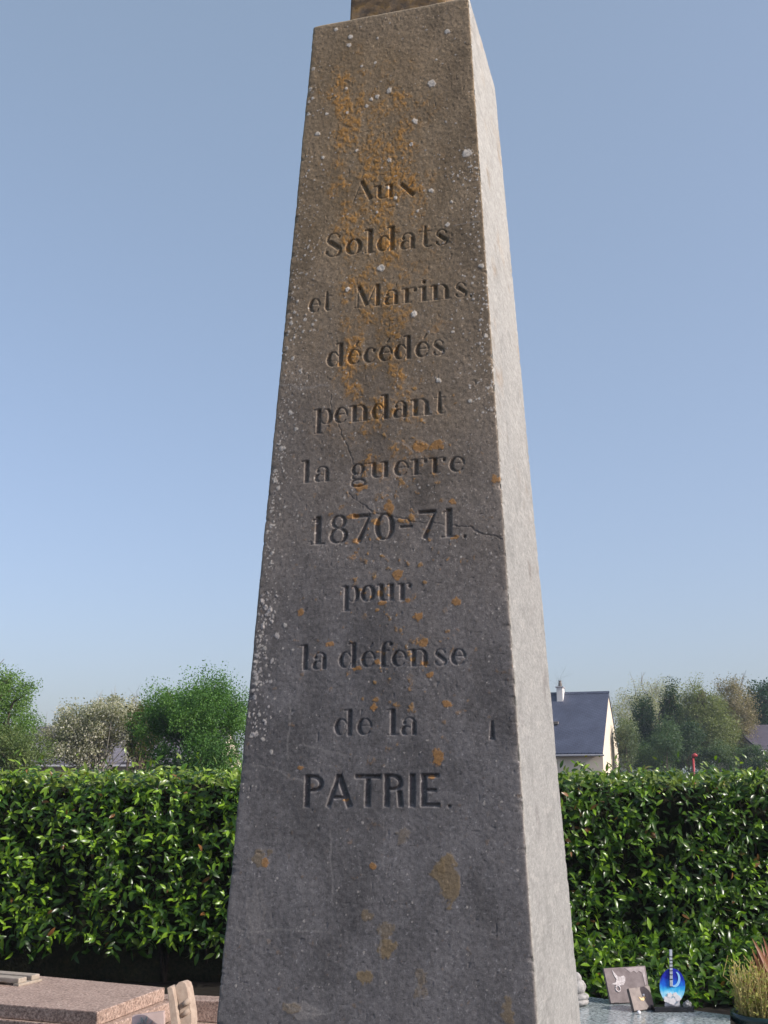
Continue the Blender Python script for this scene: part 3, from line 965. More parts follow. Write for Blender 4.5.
def tree(name, label, base, blobs, trunk_h, trunk_r, nclump, per, leaf, csz, cols, seed, group=None, spiky=0.0, nlimb=30, tips=None, bark=None, surf=0.42, cat='tree'):
    """blobs: (dx,dy,z,rx,ry,rz) ellipsoids the crown fills"""
    rg = np.random.default_rng(seed)
    base = np.array(base, float)
    root = empty(name, base, label, cat, group)
    vol = np.array([b_[3] * b_[4] * b_[5] for b_ in blobs]); pick = rg.choice(len(blobs), nclump, p=vol / vol.sum())
    bl = np.array(blobs)[pick]
    dirs = unit(rg.normal(0, 1, (nclump, 3)))
    rad = rg.random(nclump) ** surf
    cc = base + bl[:, :3] + dirs * rad[:, None] * bl[:, 3:6] * rg.uniform(0.80, 1.07, (nclump, 1))
    cc[:, 2] = np.maximum(cc[:, 2], 0.3)
    csc = csz * rg.uniform(0.6, 1.35, nclump)
    n_ = nclump * per
    off = np.clip(rg.normal(0, 1, (nclump, per, 3)), -1.45, 1.45) * csc[:, None, None] * np.array([1, 1, 0.8])
    if spiky:
        up = np.abs(rg.normal(0, 1, (nclump, per, 1))) * spiky * rg.random((nclump, 1, 1))
        up = np.minimum(up, spiky * 1.6)
        off = off + up * unit(dirs * 0.5 + np.array([0, 0, 0.8]))[:, None, :]
    pos = (cc[:, None] + off).reshape(-1, 3)
    nrm = unit(np.repeat(dirs, per, 0) * 0.5 + rg.normal(0, 0.7, (n_, 3)) + np.array([0, 0, 0.5]))
    axs = unit(rg.normal(0, 1, (n_, 3)))
    tn = np.repeat(rg.random(nclump), per) * 0.6 + rg.random(n_) * 0.4
    c0, c1, c2 = [np.array(q) for q in cols]
    tn = tn[:, None]
    col = np.where(tn < 0.5, c0 + (c1 - c0) * tn * 2, c1 + (c2 - c1) * (tn - 0.5) * 2)
    scatter('crown', QV, QF, pos, frames(axs, nrm), leaf * rg.uniform(0.6, 1.3, n_), col, M_leaf, root, False)
    top = base + np.array([0, 0, trunk_h])
    segs = limb(base + np.array([0, 0, -0.05]), top, trunk_r, trunk_r * 0.6, rg, 0.02, 5)
    fork = top
    trunk_pts = [s_[1] for s_ in segs]
    lc = rg.choice(nclump, min(nlimb, nclump), replace=False)
    for i in lc:
        st = trunk_pts[rg.integers(2, 5)]
        segs += limb(st, cc[i], trunk_r * rg.uniform(.2, .38), trunk_r * 0.07, rg, 0.05, 4)
    if tips:      # bare twigs that stick out
        for i in range(tips):
            j = lc[rg.integers(len(lc))]
            d_ = unit(dirs[j] * 0.6 + np.array([0, 0, 0.8]) + rg.normal(0, .3, 3))
            e_ = cc[j] + d_ * rg.uniform(0.5, 1.3) * csz * 3
            segs += limb(cc[j], e_, trunk_r * .08, trunk_r * .03, rg, .06, 3)
    V_, F_ = tube_np(segs, 6)
    link('trunk', np_mesh('trunk', V_, F_, True), bark or M_bark, root)
    return root


def twiggy(name, label, base, height, spread, seed, leafcol=None, leaf=0.1, dens=3, levels=5, r=0.18, bark=None, group=None, nstem=1, first=0.25):
    """open, half bare tree: real branching down to fine twigs, small young leaves along them"""
    rg = np.random.default_rng(seed)
    base = np.array(base, float)
    root = empty(name, base, label, 'tree', group)
    segs, tipp = [], []
    def grow(p0, d, L, r0, lev):
        n_ = 3
        q = p0
        for i in range(n_):
            d = unit(d + rg.normal(0, 0.10, 3) + np.array([0, 0, 0.05]))
            e = q + d * (L / n_)
            segs.append((q, e, r0 * (1 - 0.2 * i), r0 * (1 - 0.2 * (i + 1))))
            if lev >= levels - 2: tipp.append(e)
            q = e
            if lev < levels and i > 0:
                for _ in range(rg.integers(1, 3)):
                    sp = rg.normal(0, spread, 3)
                    grow(q, unit(d + sp), L * rg.uniform(0.55, 0.78), r0 * 0.45, lev + 1)
    for s_ in range(nstem):
        off = np.array([rg.uniform(-.6, .6), rg.uniform(-.6, .6), -0.05]) * (nstem > 1)
        grow(base + off, unit(np.array([rg.normal(0, .08), rg.normal(0, .08), 1.0])), height * 0.42, r, 0)
    V_, F_ = tube_np(segs, 4)
    # bring the finished height to what was asked
    k_ = height / (V_[:, 2].max() - base[2])
    V_ = base + (V_ - base) * np.array([1, 1, k_])
    link('trunk', np_mesh('trunk', V_, F_, True), bark or M_bark, root)
    if leafcol is not None:
        tp = base + (np.array(tipp) - base) * np.array([1, 1, k_])
        pos = np.repeat(tp, dens, 0); pos = pos + rg.normal(0, leaf * 2.2, pos.shape)
        n_ = len(pos)
        c0, c1 = [np.array(q) for q in leafcol]
        t_ = rg.random((n_, 1))
        scatter('crown', QV, QF, pos, frames(unit(rg.normal(0, 1, (n_, 3))), unit(rg.normal(0, 1, (n_, 3)) + np.array([0, 0, .4]))), leaf * rg.uniform(.6, 1.3, n_), c0 + (c1 - c0) * t_, M_leaf, root, False)
    return root


def gp_(px, Y):
    q = at(px, 785, Y); return np.array([q.x, Y, 0.0])


def zpx(py, Y): return at(384, py, Y).z


def wpx(npx, Y): return npx * Y / (F * 0.97)


G_ = 'trees and bushes beyond the hedge'
# left: round bright green tree beside the obelisk
Yt = 25.0
b0 = gp_(193, Yt)
tree('leafy_tree', 'dense bright green tree with spiky upright shoots, beside the left edge of the obelisk', b0,
     [(0, 0, zpx(735, Yt), wpx(54, Yt), 1.2, wpx(48, Yt)), (wpx(14, Yt), 0, zpx(706, Yt), wpx(34, Yt), 0.8, wpx(28, Yt)), (-wpx(20, Yt), 0.1, zpx(722, Yt), wpx(26, Yt), 0.8, wpx(24, Yt)),
      (wpx(2, Yt), -.2, 1.3, wpx(50, Yt), 1.0, 1.0)],
     1.3, 0.08, 230, 430, 0.046, 0.165, ((0.025, 0.075, 0.014), (0.065, 0.16, 0.028), (0.14, 0.27, 0.05)), 31, G_, spiky=0.34, tips=40)
# white blossom tree
pale_bark = plain_noise_mat('pale_bark', (0.20, 0.19, 0.16), (0.34, 0.32, 0.27), 8, 0.9, 0.2)
Yt = 32.0
b0 = gp_(98, Yt)
tree('blossom_tree', 'drooping blossom tree with grey white flowers in front of a low grey roof', b0,
     [(wpx(-8, Yt), 0, zpx(727, Yt), wpx(38, Yt), 1.1, wpx(24, Yt)), (wpx(14, Yt), 0, zpx(712, Yt), wpx(26, Yt), 0.9, wpx(16, Yt)), (wpx(-40, Yt), 0, zpx(740, Yt), wpx(22, Yt), .7, wpx(20, Yt)),
      (wpx(32, Yt), 0, zpx(735, Yt), wpx(10, Yt), .6, wpx(26, Yt)), (wpx(-24, Yt), -.3, zpx(752, Yt), wpx(34, Yt), .7, wpx(15, Yt))],
     2.0, 0.08, 330, 90, 0.065, 0.15, ((0.11, 0.13, 0.06), (0.33, 0.33, 0.25), (0.58, 0.56, 0.49)), 32, G_, nlimb=45, tips=120, bark=pale_bark)
twiggy('bare_tree', 'small leafless tree with fine twigs rising over the blossom tree', gp_(136, 36.0), zpx(682, 36.0), 0.38, 41, None, levels=4, r=0.09, group=G_)
# reddish bush between the two
Yt = 29.0
tree('bush', 'olive brown bush squeezed between the blossom tree and the round green tree', gp_(140, Yt), [(0, 0, zpx(735, Yt), wpx(13, Yt), .6, wpx(34, Yt))], 1.4, 0.07, 70, 60, 0.08, 0.13,
     ((0.05, 0.055, 0.02), (0.10, 0.10, 0.035), (0.16, 0.15, 0.06)), 33, G_, spiky=0.1, cat='bush')
# left margin tree
Yt = 28.0
b0 = gp_(-30, Yt)
tree('leafy_tree', 'tall light green tree cut off by the left edge of the photo', b0,
     [(0, 0, zpx(710, Yt), wpx(58, Yt), 1.5, wpx(46, Yt)), (wpx(30, Yt), 0, zpx(735, Yt), wpx(34, Yt), 1.0, wpx(32, Yt)), (wpx(-10, Yt), 0, zpx(690, Yt), wpx(40, Yt), 1.2, wpx(32, Yt))],
     1.9, 0.2, 230, 230, 0.055, 0.2, ((0.045, 0.10, 0.018), (0.095, 0.18, 0.032), (0.16, 0.26, 0.055)), 34, G_, spiky=0.12, tips=60)
Yt = 26.0
tree('bush', 'yellow green feathery bush behind the hedge under the left margin tree', gp_(20, Yt), [(0, 0, zpx(757, Yt), wpx(28, Yt), .7, wpx(22, Yt)), (wpx(-24, Yt), 0, zpx(748, Yt), wpx(20, Yt), .7, wpx(24, Yt))], 1.2, 0.07, 110, 110, 0.05, 0.13,
     ((0.06, 0.10, 0.03), (0.12, 0.17, 0.05), (0.20, 0.23, 0.09)), 35, G_, spiky=0.12, cat='bush')

# right: the row beyond the house
Yt = 80.0
for i, (px, top, sd, lab) in enumerate(((633, 683, 51, 'pale half bare tree just right of the house gable'), (662, 681, 52, 'pale half bare tree between the two ivy covered trees'))):
    twiggy('budding_tree', lab, gp_(px, Yt + i * 3), zpx(top, Yt), 0.42, sd, ((0.20, 0.22, 0.13), (0.36, 0.36, 0.24)), 0.12, 3, 5, 0.17, pale_bark, G_, 2)
Yt = 86.0
tree('budding_tree', 'broad pale grey green tree just coming into leaf behind the ivy covered trees', gp_(658, Yt),
     [(wpx(-16, Yt), 0, zpx(708, Yt), wpx(24, Yt), 1.5, wpx(25, Yt)), (wpx(12, Yt), 0, zpx(705, Yt), wpx(28, Yt), 1.5, wpx(25, Yt)), (wpx(-32, Yt), 0, zpx(735, Yt), wpx(9, Yt), 1.0, wpx(26, Yt)), (wpx(22, Yt), 0, zpx(738, Yt), wpx(18, Yt), 1.2, wpx(28, Yt))],
     4.0, 0.22, 250, 90, 0.085, 0.32, ((0.17, 0.195, 0.12), (0.30, 0.315, 0.22), (0.45, 0.44, 0.34)), 53, G_, spiky=0.3, nlimb=70, tips=90, bark=pale_bark)
Yt = 74.0
for (px, w, tp, sd, lab) in ((647, 8, 697, 61, 'slim dark ivy covered tree nearest the house gable'), (678, 10, 684, 62, 'taller dark ivy covered tree at the middle of the far tree row')):
    tree('ivy_tree', lab, gp_(px, Yt), [(0, 0, zpx((tp + 768) / 2, Yt), wpx(w, Yt), .6, wpx((768 - tp) / 2, Yt)), (wpx(-6, Yt), 0, zpx(752, Yt), wpx(w * 1.7, Yt), .8, wpx(20, Yt))],
         zpx(tp + 10, Yt), 0.2, 230, 120, 0.115, 0.24, ((0.010, 0.032, 0.010), (0.020, 0.055, 0.016), (0.042, 0.085, 0.022)), sd, G_, spiky=0.45, nlimb=20)
Yt = 72.0
tree('poplar', 'grey green feathery poplar rising in upright sprays in the far tree row', gp_(708, Yt),
     [(wpx(-6, Yt), 0, zpx(727, Yt), wpx(19, Yt), 1.1, wpx(38, Yt)), (wpx(8, Yt), 0, zpx(733, Yt), wpx(22, Yt), 1.1, wpx(34, Yt))], zpx(690, Yt), 0.22, 380, 130, 0.095, 0.27,
     ((0.085, 0.12, 0.045), (0.16, 0.195, 0.075), (0.24, 0.27, 0.12)), 63, G_, spiky=0.6, tips=80)
Yt = 78.0
tree('budding_tree', 'bronze tinted budding tree with a rounded top left of the dark pine', gp_(738, Yt), [(0, 0, zpx(712, Yt), wpx(21, Yt), 1.4, wpx(30, Yt)), (wpx(2, Yt), 0, zpx(740, Yt), wpx(14, Yt), 1.0, wpx(26, Yt))],
     zpx(715, Yt), 0.22, 260, 110, 0.095, 0.30, ((0.12, 0.115, 0.065), (0.22, 0.19, 0.115), (0.36, 0.31, 0.205)), 64, G_, spiky=0.4, tips=70)
Yt = 82.0
tree('pine_tree', 'dark green pine cut off by the right edge of the photo', gp_(768, Yt), [(0, 0, zpx(706, Yt), wpx(17, Yt), 1.3, wpx(24, Yt)), (wpx(8, Yt), 0, zpx(722, Yt), wpx(26, Yt), 1.5, wpx(16, Yt))],
     zpx(690, Yt), 0.25, 170, 60, 0.17, 0.28, ((0.012, 0.040, 0.022), (0.022, 0.065, 0.032), (0.045, 0.095, 0.045)), 65, G_, spiky=0.25)
Yt = 64.0
for (px, py, w, h_, sd, cols, lab, nm_) in (
        (652, 758, 26, 15, 71, ((0.03, 0.075, 0.025), (0.07, 0.125, 0.04), (0.12, 0.18, 0.07)), 'low spreading green bush at the foot of the slim ivy tree', 'bush'),
        (668, 742, 13, 20, 72, ((0.03, 0.07, 0.03), (0.06, 0.115, 0.05), (0.10, 0.15, 0.07)), 'mid green rounded bush between the ivy covered trees', 'bush'),
        (716, 757, 26, 16, 73, ((0.03, 0.07, 0.025), (0.065, 0.11, 0.045), (0.11, 0.155, 0.07)), 'green bush at the foot of the feathery poplar', 'bush'),
        (758, 758, 20, 14, 74, ((0.03, 0.07, 0.03), (0.06, 0.11, 0.04), (0.11, 0.16, 0.06)), 'green bush in front of the purple roof at the right edge', 'bush'),
        (629, 744, 7, 24, 75, ((0.06, 0.10, 0.05), (0.11, 0.15, 0.08), (0.18, 0.21, 0.12)), 'thin grey green shrub just right of the house gable', 'bush'),
        (690, 742, 16, 20, 76, ((0.02, 0.05, 0.025), (0.045, 0.085, 0.04), (0.08, 0.12, 0.06)), 'dark green bush behind the red post', 'bush')):
    tree(nm_, lab, gp_(px, Yt + (sd % 3) * 2), [(0, 0, zpx(py, Yt), wpx(w, Yt), .9, wpx(h_, Yt)), (0, 0, 1.3, wpx(w, Yt), .9, 1.2)], 1.4, 0.1, 110, 120, 0.10, 0.25, cols, sd, G_, spiky=0.25, nlimb=12, cat='bush')
twiggy('bare_tree', 'leafless tree showing over the slate roof beside the chimney', gp_(570, 88.0), zpx(668, 88.0), 0.45, 42, None, levels=5, r=0.12, group=G_)

# ------------------------------------------------------------------ houses
M_render = plain_noise_mat('cream_render', (0.66, 0.575, 0.45), (0.73, 0.64, 0.51), 1.5, 0.9, 0.2)
M_white = plain_noise_mat('white_render', (0.70, 0.68, 0.64), (0.78, 0.76, 0.72), 2.0, 0.9, 0.2)


def slate_mat(name, c1, c2, rough=0.5):
    m, nt, b = mat_base(name, rough, c1, 0.5)
    tc = N(nt, 'ShaderNodeTexCoord')
    br = N(nt, 'ShaderNodeTexBrick', Scale=2.2)
    br.inputs['Color1'].default_value = (*c1, 1); br.inputs['Color2'].default_value = (*c2, 1); br.inputs['Mortar'].default_value = (c1[0] * .5, c1[1] * .5, c1[2] * .5, 1)
    br.inputs['Mortar Size'].default_value = 0.02
    nt.links.new(tc.outputs['Object'], br.inputs['Vector'])
    n2 = N(nt, 'ShaderNodeTexNoise', Scale=1.3, Detail=5.0)
    nt.links.new(tc.outputs['Object'], n2.inputs['Vector'])
    r3 = ramp(nt, [(0.35, (0.8, 0.8, 0.82)), (0.65, (1.1, 1.1, 1.1))], n2.outputs[0])
    nt.links.new(mix(nt, br.outputs[0], r3.outputs[0], 1.0, 'MULTIPLY'), b.inputs['Base Color'])
    return m


M_slate = slate_mat('blue_slate', (0.060, 0.070, 0.105), (0.072, 0.084, 0.125))
M_greyroof = slate_mat('grey_roof', (0.14, 0.13, 0.15), (0.17, 0.16, 0.18), 0.8)
M_zinc, _, _ = mat_base('zinc', 0.4, (0.35, 0.35, 0.36))
M_terr, _, _ = mat_base('chimney_pot_clay', 0.8, (0.16, 0.14, 0.12))


def house(corner, yaw, length, depth, ze, zr, label, roof_m, wall_m, over=0.25, gutter=True, chimney=None):
    """corner = foot of the front right corner; the front runs to the left, the right gable runs away"""
    c = Vector((corner[0], corner[1], 0))
    ux = Vector((math.cos(yaw), -math.sin(yaw), 0)); uy = Vector((math.sin(yaw), math.cos(yaw), 0)); Z = Vector((0, 0, 1))
    root = empty('house', c - ux * length / 2 + uy * depth / 2, label, 'house')
    W = lambda a_, b_, z_: c + ux * a_ + uy * b_ + Z * z_
    mb = MB()
    mb.prism([W(0, 0, -.1), W(0, 0, ze), W(0, depth / 2, zr), W(0, depth, ze), W(0, depth, -.1)], -ux * length)
    mb.build('wall', wall_m, root)
    th = 0.16
    sl = (zr - ze) / (depth / 2)
    rf = None
    mb = MB()
    e = over
    for sgn in (0, 1):
        yb = lambda t_: t_ if sgn == 0 else depth - t_
        q = [W(0.04, yb(-e), ze - sl * e + 0.02), W(0.04, yb(depth / 2), zr + 0.02), W(0.04, yb(depth / 2), zr + 0.02 + th), W(0.04, yb(-e), ze - sl * e + 0.02 + th)]
        mb.prism(q, -ux * (length + 0.2))
    rf = mb.build('roof', roof_m, root)
    mb = MB(); mb.prism([W(0.07, depth / 2 - .12, zr + th - .05), W(0.07, depth / 2, zr + th + .08), W(0.07, depth / 2 + .12, zr + th - .05)], -ux * (length + .26))
    mb.build('ridge', roof_m, rf)
    if gutter:
        mb = MB(); mb.tube([W(0.12, -e - .06, ze - sl * e + .04), W(-length - .1, -e - .06, ze - sl * e + .04)], 0.05, 8)
        mb.build('gutter', M_zinc, root)
    return root, rf, W


HYD = 60.0
cr = at(603.5, 770, HYD)
ze, zr = zpx(750.5, HYD), zpx(695.0, HYD + 3.5)
h1, roof1, W1 = house((cr.x, HYD), math.radians(18.0), 9.5, 7.6, ze, zr, 'cream house with a steep dark slate roof and white chimney behind the hedge', M_slate, M_render, 0.35)
# chimney on the front slope near the ridge
cq = at(557.3, 699, HYD + 3.0)
a_ = (cq - W1(0, 0, 0)).dot(Vector((math.cos(math.radians(18)), -math.sin(math.radians(18)), 0)))
mb = MB(); cc_ = W1(a_, 3.5, 0)
zc0, zc1 = zr - 0.9, zpx(686.5, HYD + 3)
mb.box((cc_.x, cc_.y, (zc0 + zc1) / 2), (0.36, 0.62, zc1 - zc0), -math.radians(18), 0.02)
ch = mb.build('chimney', M_white, h1)
mb = MB(); mb.box((cc_.x, cc_.y, zc1 + .04), (0.46, 0.72, .08), -math.radians(18), 0.01); mb.build('chimney_cap', M_zinc, ch)
mb = MB(); mb.lathe((cc_.x, cc_.y, zc1 + .08), [(.11, 0), (.10, .2), (.07, .28), (.09, .36)], 12); mb.build('chimney_pot', M_terr, ch)
mb = MB(); vq = W1(a_ - .02, 1.55, ze + (zr - ze) * 1.55 / 3.8 + .26); mb.box(vq, (.3, .25, .16), -math.radians(18), .02); mb.build('roof_vent', M_terr, h1)

# low building behind the blossom tree
YL = 42.0
cl = at(215, 766, YL)
house((cl.x, YL), math.radians(4), wpx(200, YL), 5.0, zpx(763, YL), zpx(732, YL + 2.5), 'low building with a dull grey roof behind the blossom tree', M_greyroof, M_render, 0.3)
# roof glimpsed at the right edge
YR = 76.0
crr = at(812, 766, YR)
M_purple = slate_mat('purple_slate', (0.055, 0.047, 0.066), (0.07, 0.06, 0.082), 0.75)
house((crr.x, YR), math.radians(-8), wpx(52, YR), 7.0, zpx(750, YR), zpx(728, YR + 3), 'house with a purplish slate roof half hidden by bushes at the right edge', M_purple, M_render, 0.3)

# red post
M_red, _, _ = mat_base('red_paint', 0.45, (0.33, 0.03, 0.03))
YP = 46.0
pq = at(693.2, 760, YP)
post = empty('post', (pq.x, YP, 0), 'slim red post with a hooked rounded head beyond the hedge', 'post')
mb = MB(); mb.tube([(pq.x, YP, -.02), (pq.x, YP, zpx(757.5, YP))], 0.045, 10); mb.build('pole', M_red, post, True)
mb = MB(); zt_ = zpx(757.5, YP)
mb.tube([(pq.x, YP, zt_ - .02), (pq.x + .02, YP, zt_ + .07), (pq.x + .09, YP, zt_ + .1), (pq.x + .17, YP, zt_ + .06)], [.065, .085, .085, .05], 10)
mb.build('head', M_red, post, True)

# ------------------------------------------------------------------ graves, left
M_pink = speckle_mat('pink_granite', (0.37, 0.265, 0.21), (0.20, 0.135, 0.105), (0.48, 0.37, 0.30), 130, 0.55, 0.0008, (0.86, 0.85, 0.84))
M_grey = speckle_mat('grey_green_granite', (0.32, 0.36, 0.36), (0.17, 0.20, 0.205), (0.46, 0.51, 0.51), 95, 0.16, 0.0, (0.85, 0.86, 0.86), 0.5)
M_beige = plain_noise_mat('beige_stone', (0.29, 0.22, 0.17), (0.40, 0.32, 0.25), 25, 0.85, 0.25, 0.002)
M_bronze = plain_noise_mat('dull_metal', (0.26, 0.22, 0.17), (0.36, 0.31, 0.25), 30, 0.5, 0.5)


def ext(p, q, t): return p + (q - p) * t


ZT = 0.50
BR_ = onz(165, 987.3, ZT); FR_ = onz(97.5, 1011.7, ZT); B0_ = onz(0, 972, ZT); F0_ = onz(0, 1003.7, ZT)
BL_ = ext(BR_, B0_, 1.9); FL_ = FR_ + (BL_ - BR_)
FL_ = ext(FR_, F0_, (BL_ - BR_).length / (F0_ - FR_).length)
tomb = empty('tomb', ((BL_ + FR_) / 2).to_2d().to_3d(), 'pink granite tomb with a broad flat lid in the lower left corner', 'tomb')
mb = MB(); mb.prism([BL_, FL_, FR_, BR_], (0, 0, -0.068), 0.006)
mb.build('lid', M_pink, tomb)
cen_ = (BL_ + FL_ + FR_ + BR_) / 4


def grow_quad(q, d):
    c_ = sum(q, Vector()) / 4
    return [p_ + (p_ - c_).normalized() * d for p_ in q]


q2 = grow_quad([BL_, FL_, FR_, BR_], 0.05)
q2 = [Vector((p_.x, p_.y, ZT - 0.070)) for p_ in q2]
mb = MB(); mb.prism(q2, (0, 0, -0.10), 0.006); mb.build('plinth', M_pink, tomb)
q3 = [Vector((p_.x, p_.y, ZT - 0.172)) for p_ in grow_quad([BL_, FL_, FR_, BR_], -0.03)]
mb = MB(); mb.prism(q3, (0, 0, -(ZT - 0.172) - 0.03), 0.004); mb.build('base', M_pink, tomb)
# bar ornament lying on the lid
p1 = onz(29, 983.5, ZT); p0 = onz(-30, 978.5, ZT)
bar = empty('ornament', (p0 + p1) / 2, 'long weathered metal bar ornament lying on the pink tomb lid', 'ornament')
d_ = (p1 - p0).normalized(); nrm = Vector((-d_.y, d_.x, 0))
for off in (-0.055, 0.055):
    mb = MB()
    q = [p0 + nrm * (off - .035), p1 + nrm * (off - .035), p1 + nrm * (off + .035), p0 + nrm * (off + .035)]
    mb.prism([v_ + Vector((0, 0, .012)) for v_ in q], (0, 0, 0.028), 0.006); mb.build('bar', M_bronze, bar)
mb = MB()
for t_ in (0.62, 0.98):
    m_ = ext(p0, p1, t_); mb.box(m_ + Vector((0, 0, .006)), (.04, .2, .013), math.atan2(d_.y, d_.x), .002)
mb.build('foot', M_bronze, bar)

# neighbouring pink tomb showing beside the obelisk
Z2 = 0.43
a0 = onz(150, 993.2, Z2); a1 = onz(215, 995.9, Z2); c0 = onz(150, 998.0, Z2); c1 = onz(215, 1001.4, Z2)
a1 = ext(a0, a1, 3.2); c1 = ext(c0, c1, 3.2)
t2 = empty('tomb', ((a0 + c1) / 2).to_2d().to_3d(), 'low pink granite tomb partly hidden behind the left edge of the obelisk', 'tomb')
mb = MB(); mb.prism([a0, c0, c1, a1], (0, 0, -0.11), 0.005); mb.build('lid', M_pink, t2)
dn = Vector((0, 0, -0.112)); fwd = (c0 - a0).normalized() * 0.22
mb = MB(); mb.prism([a0 + dn, c0 + dn + fwd, c1 + dn + fwd, a1 + dn], (0, 0, -Z2 + 0.112 - 0.03), 0.005); mb.build('plinth', M_pink, t2)

# rounded beige stone ornament (two boards) standing in front of the tomb's right end
YO = 5.55
o_root_p = at(180, 1045, YO)
book = empty('ornament', (o_root_p.x, o_root_p.y, o_root_p.z), 'weathered beige stone ornament with a rounded top and two grooves beside the pink tomb', 'ornament')
pts = [(174.5, 990), (175.5, 985.5), (178.5, 982.2), (182.0, 981.4), (185.5, 983.5), (187.0, 988), (188.5, 998), (191.0, 1012), (191.5, 1022), (189, 1050), (178, 1050), (181.0, 1012), (178.0, 1000)]
mb = MB(); mb.prism([at(x_, y_, YO + (1024 - y_) * 0.0012) for x_, y_ in pts], (0.02, 0.05, 0), 0.004); mb.build('board', M_beige, book)
pts = [(166.8, 988), (169.5, 986.5), (172.5, 987.5), (174.5, 1000), (178.0, 1024), (180.0, 1050), (173.5, 1050), (170.5, 1018)]
mb = MB(); mb.prism([at(x_, y_, YO - 0.03 + (1024 - y_) * 0.0012) for x_, y_ in pts], (0.012, 0.06, 0), 0.004); mb.build('side_board', M_beige, book)
for (x0, y0, x1, y1) in ((182, 1005.5, 189.5, 1000.5), (181.5, 1016, 189.5, 1010.5)):
    mb = MB()
    q0, q1 = at(x0, y0, YO + .012), at(x1, y1, YO + .018)
    mb.tube([q0, q1], [.012, .014], 8); mb.build('rib', M_beige, book, True)
# small picture plaque
M_pl = plain_noise_mat('pinkish_plaque', (0.42, 0.31, 0.27), (0.50, 0.38, 0.34), 12, 0.45, 0.4)
M_plg = plain_noise_mat('painted_leaves', (0.20, 0.22, 0.19), (0.30, 0.31, 0.28), 60, 0.5, 0.3)
YQ = 5.62
pl = empty('plaque', at(150, 1045, YQ), 'pinkish plaque painted with grey green leaves between tomb and beige ornament', 'plaque')
pt = [at(132, 1016, YQ + .13), at(164, 1011.5, YQ + .13), at(165, 1050, YQ), at(130, 1050, YQ)]
mb = MB(); mb.prism(pt, (0, 0.03, 0.0), 0.003); mb.build('panel', M_pl, pl)
mb = MB()
for i, (x_, y_, dx_, dy_) in enumerate(((143, 1024, -2, -7), (145, 1024, 2, -8), (148, 1026, 5, -6), (141, 1027, -4, -4), (150, 1030, 7, -6), (146, 1032, 0, -9))):
    q0 = at(x_, y_, YQ - .010 + (1050 - y_) * .0036); q1 = at(x_ + dx_, y_ + dy_, YQ - .010 + (1050 - y_ - dy_) * .0036); m_ = (q0 + q1) / 2; w_ = Vector((.006, 0, .003))
    mb.prism([q0, m_ - w_, q1, m_ + w_], (0, .02, 0))
mb.build('leaf_motif', M_plg, pl)

# ------------------------------------------------------------------ grave, right
ZG = 0.42
g0 = onz(588, 996.5, ZG); g1 = onz(730.5, 1015, ZG)
gb = ext(g1, g0, 2.3)
dirx = (g1 - gb).normalized(); diry = Vector((dirx.y, -dirx.x, 0))
e0 = onz(731.5, 1024, ZG - 0.0)
diry = Vector((-0.30, -0.954, 0))
gf1 = g1 + diry * 1.5; gfb = gb + diry * 1.5
gt = empty('tomb', ((gb + gf1) / 2).to_2d().to_3d(), 'polished grey green granite tomb right of the obelisk holding small plaques', 'tomb')
mb = MB(); mb.prism([gb, gfb, gf1, g1], (0, 0, -0.09), 0.006); mb.build('lid', M_grey, gt)
q = [Vector((p_.x, p_.y, ZG - 0.092)) for p_ in grow_quad([gb, gfb, gf1, g1], -0.05)]
mb = MB(); mb.prism(q, (0, 0, -ZG + 0.092 - 0.03), 0.005); mb.build('base', M_grey, gt)


def foot_y(px, py): return onz(px, py, ZG).y


M_plq = plain_noise_mat('mauve_grey_stone_plaque', (0.12, 0.092, 0.089), (0.20, 0.162, 0.158), 22, 0.5, 0.4)
M_plq2 = plain_noise_mat('brown_grey_stone_plaque', (0.10, 0.074, 0.063), (0.18, 0.138, 0.118), 28, 0.5, 0.4)
M_wht, _, _ = mat_base('white_enamel', 0.4, (0.72, 0.70, 0.70))
M_gold, _, _ = mat_base('gold_paint', 0.4, (0.45, 0.30, 0.10))
M_dkst, _, _ = mat_base('dark_support', 0.5, (0.05, 0.045, 0.045))


def leaning_plaque(name, label, tl, tr, br, bl, lean, mat, th=0.022):
    yb = foot_y((bl[0] + br[0]) / 2, max(bl[1], br[1])) - 0.0
    ybl, ybr = foot_y(*bl), foot_y(*br)
    q = [at(*tl, ybl + lean), at(*tr, ybr + lean), at(*br, ybr), at(*bl, ybl)]
    for v_ in q[2:]: v_.z = max(v_.z, ZG + 0.006)
    root = empty(name, (q[2] + q[3]) / 2, label, 'plaque')
    n_ = (q[1] - q[0]).cross(q[3] - q[0]).normalized()
    if n_.y < 0: n_ = -n_
    mb = MB(); mb.prism(q, n_ * th, 0.002); mb.build('panel', mat, root)
    U = lambda u, v: (q[0] * (1 - u) + q[1] * u) * (1 - v) + (q[3] * (1 - u) + q[2] * u) * v
    # stand at the back, reaching the stone
    mb = MB(); tpos = U(.5, .35) + n_ * th; bpos = Vector((tpos.x + .01, tpos.y + .07, ZG + .001))
    mb.tube([tpos, bpos], .008, 8)
    mb.build('stand', M_dkst, root)
    for u in (.15, .85):
        mb = MB(); f_ = U(u, 1.0) + n_ * th * .5; mb.box((f_.x, f_.y, ZG + .004), (.03, .03, .010), 0, .001); mb.build('foot', M_dkst, root)
    return root, U, n_


BIGB = (611, 1004.5)
big, U, n_ = leaning_plaque('plaque', 'larger mauve grey stone plaque with a white bird motif, leaning on the grey tomb', (603.5, 968.3), (645.2, 965.6), (651, 1003.0), BIGB, 0.07, M_plq)


def motif(name, outlines, U, n_, mat, root, lift=0.004, th=0.0055):
    mb = MB()
    for ol in outlines:
        mb.prism([U(u, v) - n_ * lift * 0.5 for u, v in ol], n_ * th)
    return mb.build(name, mat, root)


